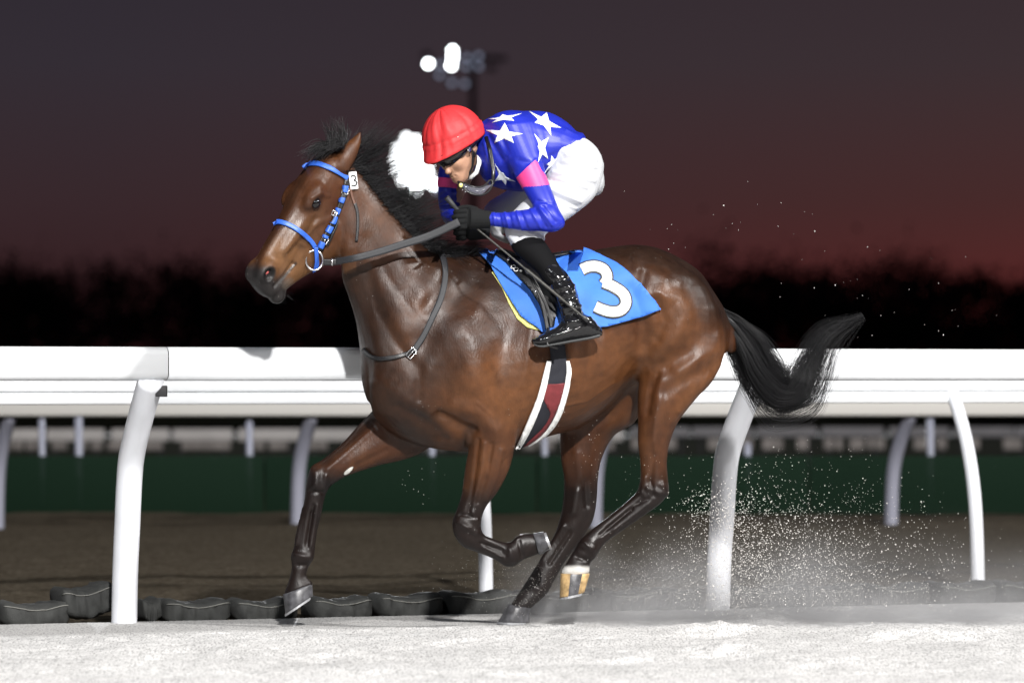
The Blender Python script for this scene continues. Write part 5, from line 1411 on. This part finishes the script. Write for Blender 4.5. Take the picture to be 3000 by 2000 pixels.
mast(1210, 470, 300, [(1190, 405, 2), (1218, 412, 2), (1165, 435, 2), (1195, 435, 2), (1228, 440, 2), (1250, 452, 2), (1158, 468, 2), (1188, 468, 2), (1220, 470, 2), (1252, 478, 2), (1162, 500, 2), (1192, 502, 2), (1224, 504, 2), (1254, 508, 2), (1180, 530, 2), (1208, 536, 2), (1236, 532, 2), (1270, 540, 1), (1216, 558, 1), (1284, 560, 0)], 'floodlight mast blazing white behind the horse\'s mane', 4, .26)
# the light that bank throws over the course
sp_ = bpy.data.lights.new('floodlight_lamp', 'SPOT'); sp_.energy = 2.2*4*math.pi*319**2; sp_.spot_size = math.radians(12); sp_.spot_blend = .7; sp_.shadow_soft_size = 1.2; sp_.color = (.95, .98, 1)
so = bpy.data.objects.new('floodlight_lamp', sp_); COL.objects.link(so); s = (DIST+298)/DIST/PPM; so.location = ((1210-1500)*s, 298, CAMZ+(HZ-470)*s)
so.rotation_euler = (Vector((-.3, 0, 1.2))-so.location).to_track_quat('-Z', 'Y').to_euler()

# ------------------------------------------------------------------ trees against the dusk
M_bark = mat('tree_bark', (.02, .017, .014), .9); M_leaf = mat('dark_foliage', (.016, .018, .012), .9)
trees = [(-40, 770), (70, 742), (190, 760), (330, 752), (470, 728), (560, 735), (690, 765), (800, 790), (905, 775), (1000, 785), (1110, 790), (1290, 800), (1480, 790), (1650, 780), (1810, 790), (1960, 800), (2085, 800), (2165, 682), (2230, 770), (2350, 745), (2440, 765), (2560, 712), (2615, 705), (2700, 800), (2790, 775), (2890, 790), (2985, 800), (3080, 790)]
def place(i):
    if i < 9: return 'left of the horse\'s head'
    return 'right of the tail'
for i, (px, py) in enumerate(trees):
    Yd = 330 + rg.uniform(-25, 25); s = (DIST+Yd)/DIST/PPM; x0 = (px-1500)*s; Ht = CAMZ+(HZ-py)*s
    visible = px < 760 or px > 2120
    root = tag(empty('tree', (x0, Yd, 0)), None, 'tree', 'dark trees beyond the course')
    m = MB(); br_ = []
    lean = rg.normal(0, .3); tr = [(x0, Yd, -.1), (x0+lean*.3, Yd, Ht*.3), (x0+lean, Yd, Ht*.75)]
    m.tube(tr, [.2, .15, .05], 8)
    for _ in range(7):
        h0 = rg.uniform(.28, .65); a = rg.uniform(0, 6.28); ln = rg.uniform(.18, .34)*Ht
        b0 = Vector((x0+lean*h0, Yd, Ht*h0)); b1 = b0 + Vector((math.cos(a)*ln*.8, math.sin(a)*ln*.8, ln*.7)); m.tube([b0, b0*.5+b1*.5+Vector((0, 0, .1)), b1], [.07, .045, .02], 5); br_.append(b1)
    m.build('trunk', M_bark, root)
    N = 3400; wide = .26*Ht*(0.8 if px in (2165, 2560, 2615) else 1.35)
    cl_ = [(np.array([x0+lean*.8, Yd, Ht*.72]), .26)] + [(np.array(b), .17) for b in br_] + [(np.array([x0+rg.normal(0, wide*.6), Yd+rg.normal(0, 1), Ht*rg.uniform(.25, .5)]), .22) for _ in range(6)]
    k = rg.integers(0, len(cl_), N); cc = np.array([cl_[q][0] for q in k]); rr_ = np.array([cl_[q][1] for q in k])*Ht
    d3 = rg.normal(0, .62, (N, 3)); pts = cc + d3*rr_[:, None]*np.array([1.0, 1.0, .8]); pts[:, 2] = np.clip(pts[:, 2], .1, Ht*1.25)
    u = rg.normal(0, 1, (N, 3)); u /= np.linalg.norm(u, axis=1, keepdims=True); w_ = np.cross(u, rg.normal(0, 1, (N, 3))); w_ /= np.linalg.norm(w_, axis=1, keepdims=True)
    sz = rg.uniform(.12, .34, (N, 1)); Vt = np.stack([pts+u*sz, pts+w_*sz*.5, pts-u*sz, pts-w_*sz*.5], 1).reshape(-1, 3)
    np_mesh('crown', Vt, np.arange(N*4).reshape(N, 4), M_leaf, root, False)
    root['label'] = ''
tops = [t[0] for t in trees]
tree_objs = [o for o in COL.objects if o.name.split('.')[0] == 'tree' and o.parent is None]
for i, o in enumerate(tree_objs):
    px = trees[i][0]
    if px < 1050: o['label'] = f"dark bare tree against the dusk, {['first','second','third','fourth','fifth','sixth','seventh','eighth','ninth','tenth'][i]} in from the edge before the horse"
    elif px < 2085: o['label'] = 'dark tree of the far line, covered by the ' + {1110: 'horse\'s neck', 1290: 'rider\'s hands', 1480: 'rider\'s knee', 1650: 'rider\'s boot', 1810: 'number cloth', 1960: 'horse\'s rump'}[px]
    else:
        j = i - [k for k, t in enumerate(trees) if t[0] >= 2085][0]
        o['label'] = f"dark tree against the red sky behind the horse, {['first','second','third','fourth','fifth','sixth','seventh','eighth','ninth','tenth','eleventh','twelfth'][j]} past the rump"

# ------------------------------------------------------------------ sand thrown up by the hooves
M_grain = mat('sand_grain', (.62, .60, .57), .9)
oc = np.array([(1, 0, 0), (-1, 0, 0), (0, 1, 0), (0, -1, 0), (0, 0, 1), (0, 0, -1)], float)
of = np.array([(0, 2, 4), (2, 1, 4), (1, 3, 4), (3, 0, 4), (2, 0, 5), (1, 2, 5), (3, 1, 5), (0, 3, 5)])
def grains(px, py, Yg, size):
    """octahedral grains as one cloud of geometry"""
    n = len(px); s = (DIST+Yg)/DIST/PPM
    c = np.stack([(px-1500)*s, Yg, CAMZ+(HZ-py)*s], 1)
    st_ = rg.uniform(.6, 1.4, (n, 1, 3))
    V = c[:, None, :] + oc[None]*size[:, None, None]*st_
    return V.reshape(-1, 3), (of[None]+6*np.arange(n)[:, None, None]).reshape(-1, 3)
def cluster(n, cx, cy, sx, sy, ang=0.0, y0=.1, ys=.25, s0=.0016, s1=.0034, tail=2.2):
    n = int(n*1.8) if n > 200 else n; a, b = rg.normal(0, sx, n), rg.normal(0, sy, n); ca, sa = math.cos(ang), math.sin(ang)
    size = (s0 + (s1-s0)*rg.random(n)**tail)*.66
    return cx+a*ca-b*sa, cy+a*sa+b*ca, y0+rg.normal(0, ys, n)+yx(cx), size
parts_ = [cluster(420, 2110, 1500, 60, 40, 0, .0, .2, .0016, .0045), cluster(700, 2160, 1600, 70, 80, 0, 0, .25, .0016, .005), cluster(1100, 2200, 1690, 140, 60, 0, .05, .25, .0014, .005), cluster(700, 2420, 1650, 170, 70, .2, .1, .3, .0014, .005),
          cluster(420, 2350, 1540, 120, 60, .5, .1, .3, .0016, .005), cluster(260, 2650, 1620, 140, 90, .3, .15, .3, .0016, .005), cluster(150, 2540, 1470, 90, 60, .8, .1, .3), cluster(900, 1950, 1680, 140, 70, -.2, 0, .2, .0010, .0028), cluster(600, 1800, 1720, 120, 50, 0, 0, .2, .0010, .0022),
          cluster(1500, 2250, 1755, 260, 26, 0, .1, .3, .0012, .0036), cluster(120, 2280, 1400, 60, 90, .2, .1, .2), cluster(46, 2600, 880, 230, 120, .3, .1, .3, .0014, .006, 3), cluster(22, 2050, 620, 220, 60, 0, .1, .3, .0016, .005, 3), cluster(16, 1225, 1400, 40, 35, 0, -.1, .2, .0014, .003), cluster(26, 1740, 1340, 14, 60, 0, -.1, .1, .0018, .004), cluster(30, 1652, 1170, 5, 40, .1, -.34, .01, .0014, .003),
          cluster(240, 1560, 1720, 45, 60, -.9, 0, .08, .0010, .0026), cluster(60, 1900, 1400, 60, 60, 0, -.1, .2, .0014, .003), cluster(160, 1400, 1690, 70, 40, 0, 0, .15, .0008, .0018), cluster(160, 2750, 1730, 160, 40, 0, .2, .3, .0014, .004)]
gv, gf_ = [], []; base = 0
for (a, b, c, e) in parts_:
    ok = b < 1830
    V, F = grains(a[ok], b[ok], c[ok], e[ok]); gv.append(V); gf_.append(F+base); base += len(V)
gr = np_mesh('flying_sand', np.concatenate(gv), np.concatenate(gf_), M_grain, None, False)
tag(gr, 'pale sand grains thrown up behind the horse\'s hind hooves', 'sand', kind='stuff')
# dust hanging low behind the hooves
def m_dust():
    m = bpy.data.materials.new('dust_volume'); m.use_nodes = True; nt = m.node_tree; l = nt.links.new
    for n in list(nt.nodes): nt.nodes.remove(n)
    out = nt.nodes.new('ShaderNodeOutputMaterial'); v = nt.nodes.new('ShaderNodeVolumePrincipled'); v.inputs['Color'].default_value = (.86, .86, .88, 1); v.inputs['Anisotropy'].default_value = .1
    tc = nt.nodes.new('ShaderNodeTexCoord'); sp = nt.nodes.new('ShaderNodeSeparateXYZ'); l(tc.outputs['Generated'], sp.inputs[0])
    n = nt.nodes.new('ShaderNodeTexNoise'); n.inputs['Scale'].default_value = 2.6; n.inputs['Detail'].default_value = 3; l(tc.outputs['Object'], n.inputs['Vector'])
    def mth(op, a, b=None):
        q = nt.nodes.new('ShaderNodeMath'); q.operation = op
        for i, x in enumerate((a, b)):
            if x is None: continue
            if isinstance(x, (int, float)): q.inputs[i].default_value = x
            else: l(x, q.inputs[i])
        return q.outputs[0]
    # thick at the ground, thinning upwards and towards both ends
    hx = mth('MULTIPLY', mth('MULTIPLY', sp.outputs['X'], mth('SUBTRACT', 1.0, sp.outputs['X'])), 4.0)
    hy = mth('MULTIPLY', mth('MULTIPLY', sp.outputs['Y'], mth('SUBTRACT', 1.0, sp.outputs['Y'])), 4.0)
    hz = mth('POWER', mth('SUBTRACT', 1.0, sp.outputs['Z']), 4.5)
    nn = mth('POWER', mth('MULTIPLY', n.outputs['Fac'], 1.7), 2.0)
    l(mth('MULTIPLY', mth('MULTIPLY', mth('MULTIPLY', hx, hy), mth('MULTIPLY', hz, nn)), 7.0), v.inputs['Density'])
    l(v.outputs[0], out.inputs['Volume']); return m
db = MB(); db.box((1.25, .40, .30), (2.7, 1.0, .62)); dust = db.build('dust', m_dust(), None, False)
tag(dust, 'low pale dust hanging over the sand behind the hind hooves', 'dust', kind='stuff')
